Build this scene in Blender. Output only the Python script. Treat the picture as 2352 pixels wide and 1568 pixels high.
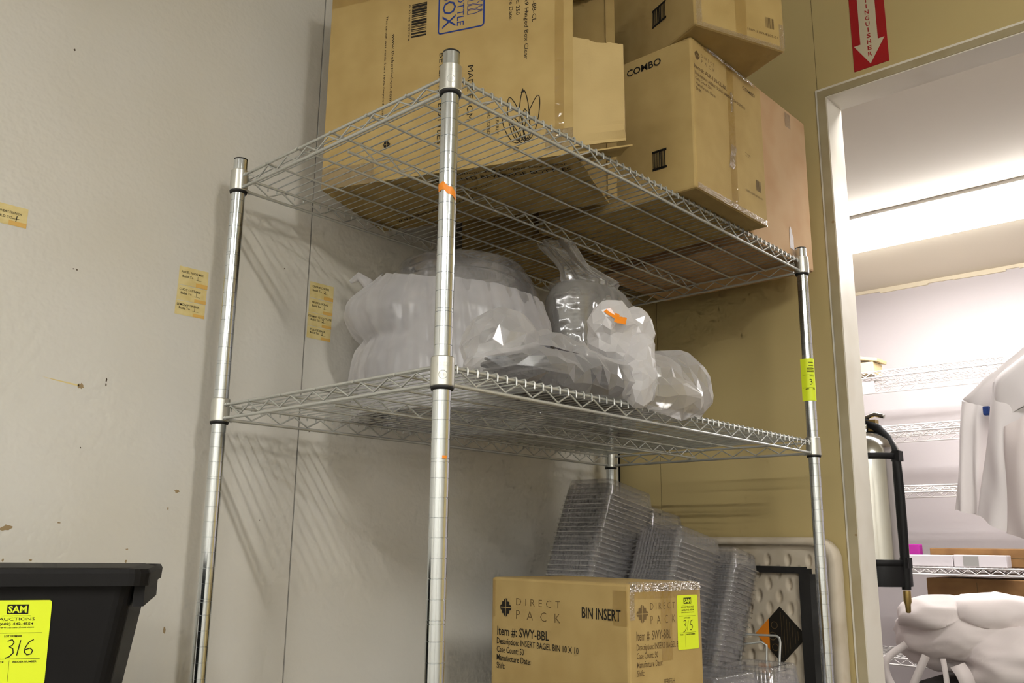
import bpy, bmesh, math, random
from mathutils import Vector, Matrix, noise

# ------------------------------------------------------------------ frame of reference
# x: away from the white wall, y: along the white wall towards the doorway, z: up, floor at 0
Z0 = 1.24                 # height of the collar bottoms of the lower visible shelf
SP = 0.4318               # spacing of the two visible shelves (17 in)
RW, RL = 0.569, 1.164     # rack post spacing (24 x 48 in rack)
XW = -0.09                # white wall plane
YB = 1.362                # doorway wall plane
CEIL = Z0 + 1.25           # ceiling beyond the doorway
CEIL0 = Z0 + 1.45          # ceiling of the front room

scene = bpy.context.scene
col = scene.collection
for o in list(bpy.data.objects):
    bpy.data.objects.remove(o)

# ------------------------------------------------------------------ camera
cam_d = bpy.data.cameras.new('camera')
cam_d.sensor_width = 36.0
cam_d.lens = 2055.7 / 2352 * 36
cam_d.clip_start = 0.05
cam = bpy.data.objects.new('camera', cam_d)
col.objects.link(cam)
cam.matrix_world = (Matrix.Translation((1.43654, -0.81366, Z0 - 0.20106))
                    @ Matrix.Rotation(0.739031, 4, 'Z')
                    @ Matrix.Rotation(math.pi / 2 + 0.2232167, 4, 'X')
                    @ Matrix.Rotation(0.0105291, 4, 'Z'))
scene.camera = cam

# ------------------------------------------------------------------ world and exposure
world = bpy.data.worlds.new('world')
scene.world = world
world.use_nodes = True
world.node_tree.nodes['Background'].inputs[0].default_value = (0.9, 0.92, 1.0, 1)
world.node_tree.nodes['Background'].inputs[1].default_value = 0.05
vs = scene.view_settings
vs.view_transform = 'Standard'
vs.look = 'None'
vs.exposure = 0.0
vs.gamma = 1.0
vs.use_curve_mapping = False
scene.cycles.max_bounces = 5
scene.cycles.diffuse_bounces = 3
scene.cycles.glossy_bounces = 3
scene.cycles.transparent_max_bounces = 28
scene.cycles.sample_clamp_indirect = 6.0
scene.cycles.use_light_tree = False
scene.cycles.use_adaptive_sampling = True
scene.cycles.adaptive_threshold = 0.08
scene.cycles.adaptive_min_samples = 12
scene.cycles.caustics_reflective = False
scene.cycles.caustics_refractive = False

MAIN_LAMP = (1.0, 0.980, 0.930)     # tubes of the front room
FILL_LAMP = (1.0, 0.985, 0.95)  # colour of the fill lights added behind the viewer
MAIN_POWER = 430.0
FILL_POWER = 56.0
REAR_LAMP = (1.0, 0.97, 0.96)     # tubes of the room beyond the doorway
REAR_POWER = 34.0


def srgb(r, g, b):
    f = lambda c: (c / 255 / 12.92) if c / 255 <= 0.04045 else ((c / 255 + 0.055) / 1.055) ** 2.4
    return (f(r), f(g), f(b), 1.0)


# ------------------------------------------------------------------ materials
def mat(name, color, rough=0.6, metal=0.0, spec=0.5, bump=None, vary=None, coat=0.0):
    """bump=(scale, strength, distance) noise relief; vary=(scale, colour2, low, high) noise tint"""
    m = bpy.data.materials.new(name)
    m.use_nodes = True
    nt = m.node_tree
    b = nt.nodes['Principled BSDF']
    b.inputs['Base Color'].default_value = color
    b.inputs['Roughness'].default_value = rough
    b.inputs['Metallic'].default_value = metal
    b.inputs['Specular IOR Level'].default_value = spec
    b.inputs['Coat Weight'].default_value = coat
    tc = nt.nodes.new('ShaderNodeTexCoord')
    if vary:
        n = nt.nodes.new('ShaderNodeTexNoise')
        n.inputs['Scale'].default_value = vary[0]
        n.inputs['Detail'].default_value = 2
        nt.links.new(tc.outputs['Object'], n.inputs['Vector'])
        mr = nt.nodes.new('ShaderNodeMapRange')
        mr.inputs['From Min'].default_value = vary[2]
        mr.inputs['From Max'].default_value = vary[3]
        nt.links.new(n.outputs['Fac'], mr.inputs['Value'])
        mx = nt.nodes.new('ShaderNodeMix')
        mx.data_type = 'RGBA'
        mx.inputs['A'].default_value = color
        mx.inputs['B'].default_value = vary[1]
        nt.links.new(mr.outputs['Result'], mx.inputs['Factor'])
        nt.links.new(mx.outputs['Result'], b.inputs['Base Color'])
    if bump:
        n = nt.nodes.new('ShaderNodeTexNoise')
        n.inputs['Scale'].default_value = bump[0]
        n.inputs['Detail'].default_value = 1
        nt.links.new(tc.outputs['Object'], n.inputs['Vector'])
        bp = nt.nodes.new('ShaderNodeBump')
        bp.inputs['Strength'].default_value = bump[1]
        bp.inputs['Distance'].default_value = bump[2]
        nt.links.new(n.outputs['Fac'], bp.inputs['Height'])
        nt.links.new(bp.outputs['Normal'], b.inputs['Normal'])
    return m


def sheet_mat(name, tint, gloss, rough, diffuse=0.0, dcol=(0.8, 0.8, 0.8, 1), transl=0.0, edge=0.25, bump=None, spread=0.0):
    """thin clear or milky plastic film: transparent + diffuse/translucent + reflection"""
    m = bpy.data.materials.new(name)
    m.use_nodes = True
    nt = m.node_tree
    nt.nodes.remove(nt.nodes['Principled BSDF'])
    out = nt.nodes['Material Output']
    tr = nt.nodes.new('ShaderNodeBsdfTransparent')
    tr.inputs['Color'].default_value = tint
    cur = tr.outputs[0]
    if diffuse or transl:
        df = nt.nodes.new('ShaderNodeBsdfDiffuse')
        df.inputs['Color'].default_value = dcol
        tl = nt.nodes.new('ShaderNodeBsdfTranslucent')
        tl.inputs['Color'].default_value = dcol
        m1 = nt.nodes.new('ShaderNodeMixShader')
        m1.inputs[0].default_value = transl / max(1e-6, diffuse + transl)
        nt.links.new(df.outputs[0], m1.inputs[1])
        nt.links.new(tl.outputs[0], m1.inputs[2])
        m2 = nt.nodes.new('ShaderNodeMixShader')
        m2.inputs[0].default_value = diffuse + transl
        if spread:
            # film looks milkier where it runs edge-on or is doubled up in a crease
            lwt = nt.nodes.new('ShaderNodeLayerWeight')
            lwt.inputs['Blend'].default_value = 0.4
            mr = nt.nodes.new('ShaderNodeMapRange')
            mr.inputs['To Min'].default_value = diffuse + transl
            mr.inputs['To Max'].default_value = min(1.0, diffuse + transl + spread)
            nt.links.new(lwt.outputs['Facing'], mr.inputs['Value'])
            nt.links.new(mr.outputs['Result'], m2.inputs[0])
        nt.links.new(cur, m2.inputs[1])
        nt.links.new(m1.outputs[0], m2.inputs[2])
        cur = m2.outputs[0]
    gl = nt.nodes.new('ShaderNodeBsdfGlossy')
    gl.inputs['Color'].default_value = (1, 1, 1, 1)
    gl.inputs['Roughness'].default_value = rough
    lw = nt.nodes.new('ShaderNodeLayerWeight')
    lw.inputs['Blend'].default_value = 0.3
    mr2 = nt.nodes.new('ShaderNodeMapRange')
    mr2.inputs['To Min'].default_value = gloss
    mr2.inputs['To Max'].default_value = min(1.0, gloss + edge)
    nt.links.new(lw.outputs['Fresnel'], mr2.inputs['Value'])
    m3 = nt.nodes.new('ShaderNodeMixShader')
    nt.links.new(mr2.outputs['Result'], m3.inputs[0])
    nt.links.new(cur, m3.inputs[1])
    nt.links.new(gl.outputs[0], m3.inputs[2])
    nt.links.new(m3.outputs[0], out.inputs['Surface'])
    if bump:
        tc = nt.nodes.new('ShaderNodeTexCoord')
        n = nt.nodes.new('ShaderNodeTexNoise')
        n.inputs['Scale'].default_value = bump[0]
        n.inputs['Detail'].default_value = 1
        nt.links.new(tc.outputs['Object'], n.inputs['Vector'])
        bp = nt.nodes.new('ShaderNodeBump')
        bp.inputs['Strength'].default_value = bump[1]
        bp.inputs['Distance'].default_value = bump[2]
        nt.links.new(n.outputs['Fac'], bp.inputs['Height'])
        nt.links.new(bp.outputs['Normal'], gl.inputs['Normal'])
    return m


def emit_mat(name, color, power):
    m = bpy.data.materials.new(name)
    m.use_nodes = True
    nt = m.node_tree
    nt.nodes.remove(nt.nodes['Principled BSDF'])
    e = nt.nodes.new('ShaderNodeEmission')
    e.inputs['Color'].default_value = (*color, 1)
    e.inputs['Strength'].default_value = power
    nt.links.new(e.outputs[0], nt.nodes['Material Output'].inputs['Surface'])
    return m


M = {}
M['wall_white'] = mat('embossed white panel', srgb(214, 211, 203), 0.42, bump=(95, 0.25, 0.004), vary=(2.2, srgb(206, 201, 188), 0.35, 0.7))
M['wall_tan'] = mat('tan painted panel', srgb(199, 180, 128), 0.5, bump=(60, 0.08, 0.002), vary=(1.6, srgb(190, 170, 118), 0.3, 0.75))
M['wall_grey'] = mat('grey painted wall', srgb(216, 213, 205), 0.6)
M['rear_wall'] = mat('pale lilac wall', srgb(205, 198, 198), 0.5, bump=(70, 0.06, 0.002))
M['rear_ceiling'] = mat('cream ceiling', srgb(222, 212, 190), 0.6)
M['ceiling'] = mat('white ceiling', srgb(225, 222, 212), 0.8)
M['floor'] = mat('grey sealed concrete', srgb(96, 90, 82), 0.5, vary=(3, srgb(78, 73, 66), 0.3, 0.7))
M['dark'] = mat('black rubber', srgb(24, 22, 20), 0.6)
M['seam'] = mat('dark joint', srgb(70, 62, 50), 0.8)
M['casing'] = mat('worn tan casing', srgb(176, 164, 134), 0.5, vary=(9, srgb(160, 146, 112), 0.35, 0.7))
M['jamb'] = mat('cream gloss jamb', srgb(232, 226, 212), 0.4, vary=(6, srgb(214, 205, 186), 0.5, 0.8))
M['zinc'] = mat('zinc plated wire', srgb(196, 197, 192), 0.36, metal=0.6)
M['chrome'] = mat('chrome post', srgb(216, 221, 224), 0.16, metal=1.0, bump=(40, 0.03, 0.002))
M['collar'] = mat('satin cast collar', srgb(205, 205, 198), 0.3, metal=0.9)
M['epoxy'] = mat('white epoxy wire', srgb(228, 224, 220), 0.4)
M['card'] = mat('kraft cardboard', srgb(179, 154, 101), 0.75, spec=0.25, bump=(260, 0.12, 0.001), vary=(14, srgb(168, 142, 90), 0.35, 0.7))
M['card_pale'] = mat('pale kraft liner', srgb(187, 163, 112), 0.75, spec=0.25, bump=(260, 0.12, 0.001), vary=(14, srgb(180, 156, 106), 0.35, 0.7))
M['card_pink'] = mat('rosy cardboard', srgb(198, 166, 128), 0.75, spec=0.25, bump=(260, 0.12, 0.001), vary=(10, srgb(190, 152, 112), 0.35, 0.7))
M['card_dark'] = mat('brown cardboard', srgb(150, 112, 66), 0.8, vary=(12, srgb(132, 96, 56), 0.35, 0.7))
M['ink'] = mat('black print', srgb(38, 34, 28), 0.7, spec=0.2)
M['ink_grey'] = mat('faded print', srgb(112, 92, 60), 0.7, spec=0.2)
M['ink_blue'] = mat('blue print', srgb(44, 62, 128), 0.7, spec=0.2)
M['label'] = mat('yellowed label paper', srgb(222, 204, 144), 0.6, vary=(60, srgb(214, 192, 126), 0.4, 0.7))
M['label_old'] = mat('aged tape on label', srgb(218, 174, 92), 0.45)
M['lot'] = mat('fluorescent yellow paper', srgb(224, 240, 40), 0.55)
M['red'] = mat('red sign', srgb(168, 22, 28), 0.4)
M['sign_white'] = mat('sign white', srgb(206, 196, 168), 0.4)
M['black_plastic'] = mat('black polyethylene', srgb(15, 14, 14), 0.55, spec=0.25, bump=(180, 0.1, 0.001))
M['black_tray'] = mat('black gloss tray', srgb(40, 37, 42), 0.25)
M['table_white'] = mat('blow moulded white plastic', srgb(206, 194, 174), 0.55, vary=(20, srgb(190, 176, 152), 0.4, 0.75))
M['orange'] = mat('orange tape', srgb(232, 136, 30), 0.5)
M['steel'] = mat('polished stainless', srgb(200, 198, 192), 0.14, metal=1.0)
M['brass'] = mat('brass nozzle', srgb(176, 150, 92), 0.35, metal=0.9)
M['cloth'] = mat('white cotton', srgb(232, 226, 224), 0.85, spec=0.2, bump=(500, 0.1, 0.0006))
M['cloth_cream'] = mat('white poly cotton', srgb(224, 214, 210), 0.85, spec=0.2, bump=(500, 0.1, 0.0006))
M['magenta'] = mat('magenta card', srgb(186, 40, 160), 0.6)
M['blue'] = mat('blue plastic', srgb(32, 62, 130), 0.4)
M['paper'] = mat('white paper box', srgb(218, 212, 214), 0.6)
M['stain'] = mat('brown stain', srgb(150, 128, 92), 0.6)
M['stain_dark'] = mat('dark speck', srgb(72, 56, 36), 0.6)
M['wood'] = mat('pale timber', srgb(206, 184, 140), 0.6)
M['caulk'] = mat('yellowed caulk', srgb(232, 220, 192), 0.7)
M['clear'] = sheet_mat('clear clamshell plastic', (0.972, 0.970, 0.971, 1), 0.05, 0.10, diffuse=0.065, dcol=(0.93, 0.91, 0.92, 1), edge=0.42)
M['dome'] = sheet_mat('clear dome plastic', (0.965, 0.965, 0.97, 1), 0.07, 0.06, diffuse=0.07, dcol=(0.9, 0.88, 0.9, 1), edge=0.6)
M['film'] = sheet_mat('milky bag film', (0.97, 0.97, 0.97, 1), 0.03, 0.3, diffuse=0.20, transl=0.17, dcol=(0.97, 0.95, 0.97, 1), edge=0.12, spread=0.45)
M['film_thin'] = sheet_mat('thin bag film', (0.97, 0.97, 0.97, 1), 0.05, 0.16, diffuse=0.10, transl=0.08, dcol=(0.92, 0.9, 0.9, 1), edge=0.3, spread=0.55)
M['film_white'] = sheet_mat('doubled milky film', (0.97, 0.97, 0.97, 1), 0.04, 0.22, diffuse=0.36, transl=0.26, dcol=(0.95, 0.93, 0.93, 1), edge=0.2, spread=0.3)
M['film_clear'] = sheet_mat('clear bag film', (0.95, 0.95, 0.94, 1), 0.07, 0.14, diffuse=0.10, transl=0.10, dcol=(0.9, 0.88, 0.85, 1), edge=0.35, spread=0.4)
M['tape'] = sheet_mat('clear packing tape', (0.965, 0.93, 0.84, 1), 0.04, 0.14, edge=0.3, bump=(90, 0.5, 0.004))
M['tape_crinkle'] = sheet_mat('crinkled packing tape', (0.96, 0.93, 0.86, 1), 0.13, 0.13, diffuse=0.05, dcol=(0.95, 0.92, 0.86, 1), edge=0.5, bump=(220, 1.0, 0.02))
M['main_lamp'] = emit_mat('warm fluorescent lens', MAIN_LAMP, MAIN_POWER)
M['fill_lamp'] = emit_mat('warm added fill light', FILL_LAMP, FILL_POWER)
M['rear_lamp'] = emit_mat('cool fluorescent lens', REAR_LAMP, REAR_POWER)
M['rear_fill_lamp'] = emit_mat('cool added fill light near door', REAR_LAMP, REAR_POWER * 0.55)


# ------------------------------------------------------------------ mesh helpers
class MB:
    def __init__(self):
        self.v, self.f, self.smooth = [], [], []

    def add(self, verts, faces, smooth=False):
        o = len(self.v)
        self.v += [tuple(p) for p in verts]
        self.f += [tuple(i + o for i in f) for f in faces]
        self.smooth += [smooth] * len(faces)
        return self

    def box(self, lo, hi):
        x0, y0, z0 = lo
        x1, y1, z1 = hi
        v = [(x0, y0, z0), (x1, y0, z0), (x1, y1, z0), (x0, y1, z0), (x0, y0, z1), (x1, y0, z1), (x1, y1, z1), (x0, y1, z1)]
        return self.add(v, [(3, 2, 1, 0), (4, 5, 6, 7), (0, 1, 5, 4), (1, 2, 6, 5), (2, 3, 7, 6), (3, 0, 4, 7)])

    def obox(self, o, U, V, N, a, b, c):
        """box spanning [a0,a1]U x [b0,b1]V x [c0,c1]N from origin o"""
        o, U, V, N = Vector(o), Vector(U), Vector(V), Vector(N)
        P = lambda i, j, k: o + U * a[i] + V * b[j] + N * c[k]
        v = [P(0, 0, 0), P(1, 0, 0), P(1, 1, 0), P(0, 1, 0), P(0, 0, 1), P(1, 0, 1), P(1, 1, 1), P(0, 1, 1)]
        return self.add(v, [(3, 2, 1, 0), (4, 5, 6, 7), (0, 1, 5, 4), (1, 2, 6, 5), (2, 3, 7, 6), (3, 0, 4, 7)])

    def tube(self, pts, r, n=6, caps=True, smooth=True):
        pts = [Vector(p) for p in pts]
        rings = []
        up = None
        for i, p in enumerate(pts):
            if i == 0:
                t = pts[1] - p
            elif i == len(pts) - 1:
                t = p - pts[i - 1]
            else:
                t = (pts[i + 1] - p).normalized() + (p - pts[i - 1]).normalized()
            t.normalize()
            if up is None:
                up = t.orthogonal().normalized()
            a = (up - t * up.dot(t))
            a = a.normalized() if a.length > 1e-6 else t.orthogonal().normalized()
            up = a
            b = t.cross(a)
            rr = r[i] if isinstance(r, (list, tuple)) else r
            rings.append([p + (a * math.cos(2 * math.pi * k / n) + b * math.sin(2 * math.pi * k / n)) * rr for k in range(n)])
        v = [q for ring in rings for q in ring]
        f = []
        for i in range(len(rings) - 1):
            for k in range(n):
                f.append((i * n + k, i * n + (k + 1) % n, (i + 1) * n + (k + 1) % n, (i + 1) * n + k))
        self.add(v, f, smooth)
        if caps:
            self.add(rings[0], [tuple(reversed(range(n)))])
            self.add(rings[-1], [tuple(range(n))])
        return self

    def lathe(self, prof, c=(0, 0, 0), n=32, cap_lo=False, cap_hi=False, smooth=True, mod=None, sharp=False):
        c = Vector(c)
        if sharp:            # every band of the profile keeps its own edge
            for i in range(len(prof) - 1):
                self.lathe(prof[i:i + 2], c, n, cap_lo and i == 0, cap_hi and i == len(prof) - 2, smooth, mod)
            return self
        v = []
        for (r, z) in prof:
            for k in range(n):
                a = 2 * math.pi * k / n
                rr = r * (mod(a, z) if mod else 1)
                v.append(c + Vector((rr * math.cos(a), rr * math.sin(a), z)))
        f = []
        for i in range(len(prof) - 1):
            for k in range(n):
                f.append((i * n + k, i * n + (k + 1) % n, (i + 1) * n + (k + 1) % n, (i + 1) * n + k))
        self.add(v, f, smooth)
        if cap_lo:
            self.add(v[:n], [tuple(reversed(range(n)))])
        if cap_hi:
            self.add(v[-n:], [tuple(range(n))])
        return self

    def grid(self, fn, nu, nv, smooth=True, close_u=False):
        v = [fn(i / (nu if close_u else nu - 1), j / (nv - 1)) for j in range(nv) for i in range(nu)]
        f = []
        for j in range(nv - 1):
            for i in range(nu if close_u else nu - 1):
                k = (i + 1) % nu
                f.append((j * nu + i, j * nu + k, (j + 1) * nu + k, (j + 1) * nu + i))
        return self.add(v, f, smooth)

    def build(self, name, m, parent=None, origin=None):
        me = bpy.data.meshes.new(name)
        if origin is not None:
            ox, oy, oz = origin
            vv = [(x - ox, y - oy, z - oz) for x, y, z in self.v]
        else:
            vv = self.v
        me.from_pydata(vv, [], self.f)
        me.polygons.foreach_set('use_smooth', self.smooth)
        me.materials.append(M[m] if isinstance(m, str) else m)
        me.update()
        o = bpy.data.objects.new(name, me)
        col.objects.link(o)
        if origin is not None:
            o.location = origin
        if parent is not None:
            o.parent = parent
        return o


def tag(o, label=None, cat=None, group=None, kind=None):
    if label:
        o['label'] = label
    if cat:
        o['category'] = cat
    if group:
        o['group'] = group
    if kind:
        o['kind'] = kind
    return o


def empty(name, loc=(0, 0, 0)):
    o = bpy.data.objects.new(name, None)
    o.empty_display_size = 0.05
    o.location = loc
    col.objects.link(o)
    return o


def copy_part(o, parent, delta=(0, 0, 0)):
    c = o.copy()
    col.objects.link(c)
    c.parent = parent
    c.location = Vector(o.location) + Vector(delta)
    return c


TEXT_CACHE = {}


def text2d(s, bold=0.0, space=1.0):
    """outline of a string as flat triangles, size 1"""
    key = (s, bold, space)
    if key not in TEXT_CACHE:
        cu = bpy.data.curves.new('t', 'FONT')
        cu.body = s
        cu.size = 1.0
        cu.resolution_u = 2
        cu.offset = bold
        cu.space_character = space
        cu.fill_mode = 'FRONT'
        ob = bpy.data.objects.new('t', cu)
        me = ob.to_mesh()
        TEXT_CACHE[key] = ([(v.co.x, v.co.y) for v in me.vertices], [tuple(p.vertices) for p in me.polygons])
        ob.to_mesh_clear()
        bpy.data.objects.remove(ob)
        bpy.data.curves.remove(cu)
    return TEXT_CACHE[key]


class Face:
    """a flat printed face: origin, right, up, normal"""
    def __init__(self, o, U, V, lift=0.0006):
        self.o, self.U, self.V = Vector(o), Vector(U).normalized(), Vector(V).normalized()
        self.N = self.U.cross(self.V)
        self.lift = lift
        self.mb = MB()

    def P(self, a, b, h=0.0):
        return self.o + self.U * a + self.V * b + self.N * (self.lift + h)

    def text(self, s, a, b, cap, width=None, rot=0, bold=0.0, align='l', sx=1.0, slant=0.0, space=1.0):
        """baseline starts at (a,b); cap height in m; rot in degrees; width fits the run"""
        v, f = text2d(s, bold, space)
        if not v:
            return
        k = cap / 0.7
        x0, x1 = min(p[0] for p in v), max(p[0] for p in v)
        kx = k * sx if width is None else width / (x1 - x0)
        off = 0 if align == 'l' else (-(x0 + x1) / 2 * kx if align == 'c' else -x1 * kx)
        c, sn = math.cos(math.radians(rot)), math.sin(math.radians(rot))
        out = []
        for x, y in v:
            X, Y = (x - (x0 if align == 'l' else 0)) * kx + off + slant * y * k, y * k
            out.append(self.P(a + X * c - Y * sn, b + X * sn + Y * c))
        self.mb.add(out, f)

    def rect(self, a0, b0, a1, b1, h=0.0):
        self.mb.add([self.P(a0, b0, h), self.P(a1, b0, h), self.P(a1, b1, h), self.P(a0, b1, h)], [(0, 1, 2, 3)])

    def poly(self, pts, h=0.0):
        self.mb.add([self.P(a, b, h) for a, b in pts], [tuple(range(len(pts)))])

    def stroke(self, pts, w):
        for i in range(len(pts) - 1):
            a, b = Vector(pts[i]), Vector(pts[i + 1])
            d = b - a
            if d.length < 1e-7:
                continue
            d.normalize()
            n = Vector((-d.y, d.x)) * w / 2
            e = d * w * 0.25
            self.poly([tuple(a - n - e), tuple(b - n + e), tuple(b + n + e), tuple(a + n - e)], 0.00002 * (i % 2))

    def arc(self, ca, cb, ra, rb, t0, t1, w, n=14):
        self.stroke([(ca + ra * math.cos(math.radians(t0 + (t1 - t0) * i / n)), cb + rb * math.sin(math.radians(t0 + (t1 - t0) * i / n))) for i in range(n + 1)], w)

    def barcode(self, a0, b0, a1, b1, horizontal=True, seed=1, n=26):
        rnd = random.Random(seed)
        L = (a1 - a0) if horizontal else (b1 - b0)
        p = 0
        while p < L:
            w = L / n * rnd.choice((0.35, 0.6, 1.0, 1.3))
            g = L / n * rnd.choice((0.3, 0.5, 0.8))
            if p + w > L:
                break
            if horizontal:
                self.rect(a0 + p, b0, a0 + p + w, b1)
            else:
                self.rect(a0, b0 + p, a1, b0 + p + w)
            p += w + g

    def diamond_logo(self, a, b, r):
        """black stepped diamond with a pale cross"""
        for sx in (-1, 1):
            for sy in (-1, 1):
                g = r * 0.05
                pts = [(g, g), (r, g), (r * 0.78, r * 0.3), (r * 0.66, r * 0.26), (r * 0.62, r * 0.62), (r * 0.26, r * 0.66), (r * 0.3, r * 0.78), (g, r)]
                q = [(a + sx * x, b + sy * y) for x, y in pts]
                if sx * sy < 0:
                    q.reverse()
                self.poly(q)

    def build(self, name, m, parent=None):
        o = self.mb.build(name, m, parent)
        if name in ('printed_text', 'printed_logo', 'sticker_print', 'sign_text'):
            o['kind'] = 'stuff'        # flat lettering
        return o


def rounded_rect(a0, b0, a1, b1, r, n=5):
    pts = []
    for cx, cy, t in ((a1 - r, b1 - r, 0), (a0 + r, b1 - r, 90), (a0 + r, b0 + r, 180), (a1 - r, b0 + r, 270)):
        for i in range(n + 1):
            t2 = math.radians(t + 90 * i / n)
            pts.append((cx + r * math.cos(t2), cy + r * math.sin(t2)))
    return pts


def bevel_box(name, m, lo, hi, bev, parent=None, seg=2):
    bm = bmesh.new()
    bmesh.ops.create_cube(bm, size=1)
    for v in bm.verts:
        v.co = Vector([(lo[i] + hi[i]) / 2 + v.co[i] * (hi[i] - lo[i]) for i in range(3)])
    bmesh.ops.bevel(bm, geom=bm.edges[:], offset=bev, segments=seg, profile=0.5, affect='EDGES')
    me = bpy.data.meshes.new(name)
    bm.to_mesh(me)
    bm.free()
    me.materials.append(M[m])
    o = bpy.data.objects.new(name, me)
    col.objects.link(o)
    if parent is not None:
        o.parent = parent
    return o

# ================================================================== the setting
def struct(o):
    o['kind'] = 'structure'
    return o


RX1, RY0 = 4.3, -3.4          # far sides of the front room
REAR_Y, REAR_X0, REAR_X1 = 4.25, -1.3, 2.6
DX0, DX1, DZ = 0.582, 1.52, Z0 + 0.97    # doorway opening
JY = YB + 0.088               # rear face of the doorway wall

struct(MB().box((XW - 0.1, RY0, -0.1), (RX1, REAR_Y, 0.0)).build('floor', 'floor'))
struct(MB().box((XW - 0.1, RY0, CEIL0), (RX1, JY, CEIL0 + 0.1)).build('ceiling', 'ceiling'))
# white wall: backing with two separate embossed panels and an open joint between them
wl = struct(MB().box((XW - 0.12, RY0, 0), (XW - 0.006, 1.324, CEIL0)).build('wall_left', 'seam'))
for y0, y1 in ((RY0, -0.99), (-0.987, 0.2255), (0.2285, 1.324)):
    MB().box((XW - 0.008, y0, 0), (XW, y1, CEIL0)).build('panel', 'wall_white', wl)


def blotch(c, ry, rz, seed, m, thick=0.0002):
    rnd = random.Random(seed)
    n = 14
    pts = [(ry * math.cos(6.283 * i / n) * rnd.uniform(0.5, 1.1), rz * math.sin(6.283 * i / n) * rnd.uniform(0.5, 1.1)) for i in range(n)]
    MB().add([(XW + thick, c[0] + a, Z0 + c[1] + b) for a, b in pts], [tuple(range(n))]).build('stain', m, wl)


for k, (c, ry, rz, m) in enumerate((
        ((-0.207, 0.050), 0.006, 0.006, 'stain'), ((-0.285, 0.637), 0.0024, 0.0026, 'stain_dark'),
        ((-0.242, 0.246), 0.0014, 0.0014, 'stain_dark'), ((-0.236, 0.246), 0.0016, 0.0018, 'stain_dark'),
        ((-0.166, 0.066), 0.0018, 0.005, 'stain_dark'), ((-0.166, 0.058), 0.002, 0.003, 'stain_dark'),
        ((-0.020, -0.114), 0.006, 0.0035, 'stain'), ((-0.034, -0.145), 0.0016, 0.003, 'stain'),
        ((-0.293, -0.184), 0.010, 0.006, 'stain'), ((-0.216, -0.174), 0.004, 0.0012, 'stain'),
        ((-0.252, -0.232), 0.003, 0.0022, 'stain'), ((-0.292, -0.232), 0.002, 0.003, 'stain'),
        ((-0.196, -0.052), 0.0012, 0.0016, 'stain_dark'), ((-0.1, -0.215), 0.003, 0.0012, 'stain'),
        ((-0.10, -0.235), 0.0018, 0.0035, 'stain'), ((0.152, -0.16), 0.0012, 0.0016, 'stain_dark'),
        ((0.168, 0.345), 0.002, 0.0016, 'stain_dark'), ((0.06, -0.06), 0.0018, 0.0022, 'stain_dark'),
        ((0.252, 0.02), 0.002, 0.003, 'stain_dark'), ((-0.02, -0.35), 0.0022, 0.008, 'stain'))):
    blotch(c, ry, rz, k + 3, m)
# the drip that ran from the brown splash
MB().add([(XW + 0.0002, -0.21, Z0 + 0.052), (XW + 0.0002, -0.27, Z0 + 0.0575), (XW + 0.0002, -0.285, Z0 + 0.060), (XW + 0.0002, -0.25, Z0 + 0.054), (XW + 0.0002, -0.21, Z0 + 0.049)],
         [(0, 1, 2, 3, 4)]).build('stain', 'label', wl)

struct(MB().box((XW - 0.12, 1.324, 0), (XW - 0.03, YB + 0.03, CEIL0)).build('trim_1', 'dark'))   # dark open corner joint

# doorway wall in tan panels around the opening
wb = struct(MB().box((XW - 0.12, YB + 0.008, 0), (DX0 - 0.03, JY, CEIL0)).box((DX0 - 0.03, YB + 0.008, DZ + 0.03), (RX1, JY, CEIL0))
            .box((DX1 + 0.03, YB + 0.008, 0), (RX1, JY, DZ + 0.03)).build('wall_back', 'seam'))
CAS = 0.026
MB().box((XW - 0.02, YB, 0), (0.0285, YB + 0.01, CEIL0)).build('panel', 'wall_tan', wb)
MB().box((0.0305, YB, 0), (DX0 - CAS, YB + 0.01, CEIL0)).build('panel', 'wall_tan', wb)
MB().box((DX0 - CAS + 0.0015, YB, DZ + CAS), (DX1 + CAS, YB + 0.01, CEIL0)).build('panel', 'wall_tan', wb)
MB().box((DX1 + CAS + 0.002, YB, 0), (RX1, YB + 0.01, CEIL0)).build('panel', 'wall_tan', wb)
dr = struct(MB().box((DX0 - CAS + 0.0015, YB - 0.005, 0), (DX0 - 0.003, YB + 0.012, DZ + CAS - 0.003)).box((DX0 - 0.003, YB - 0.005, DZ + 0.003), (DX1 + CAS, YB + 0.012, DZ + CAS - 0.003))
            .box((DX1 + 0.003, YB - 0.005, 0), (DX1 + CAS, YB + 0.012, DZ + 0.003)).build('door_1', 'casing'))
MB().box((DX0 - 0.03, YB - 0.003, 0), (DX0, JY + 0.004, DZ)).build('jamb', 'jamb', dr)
MB().box((DX1, YB - 0.003, 0), (DX1 + 0.03, JY + 0.004, DZ)).build('jamb', 'jamb', dr)
MB().box((DX0 - 0.03, YB - 0.003, DZ), (DX1 + 0.03, JY + 0.004, DZ + 0.03)).build('door_head', 'jamb', dr)
for z, s in ((0.62, 0.004), (-0.17, 0.003), (-0.62, 0.003)):       # rust chips on the casing
    MB().lathe([(0.0, 0.0), (s, 0.0)], n=7).build('paint_chip', 'stain', dr).matrix_local = Matrix.Translation((DX0 - 0.006, YB - 0.0056, Z0 + z)) @ Matrix.Rotation(math.pi / 2, 4, 'X')

struct(MB().box((RX1, RY0, 0), (RX1 + 0.1, REAR_Y, CEIL0)).build('wall_right', 'wall_grey'))
struct(MB().box((XW - 0.1, RY0 - 0.1, 0), (RX1 + 0.1, RY0, CEIL0)).build('wall_front', 'wall_grey'))
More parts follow.
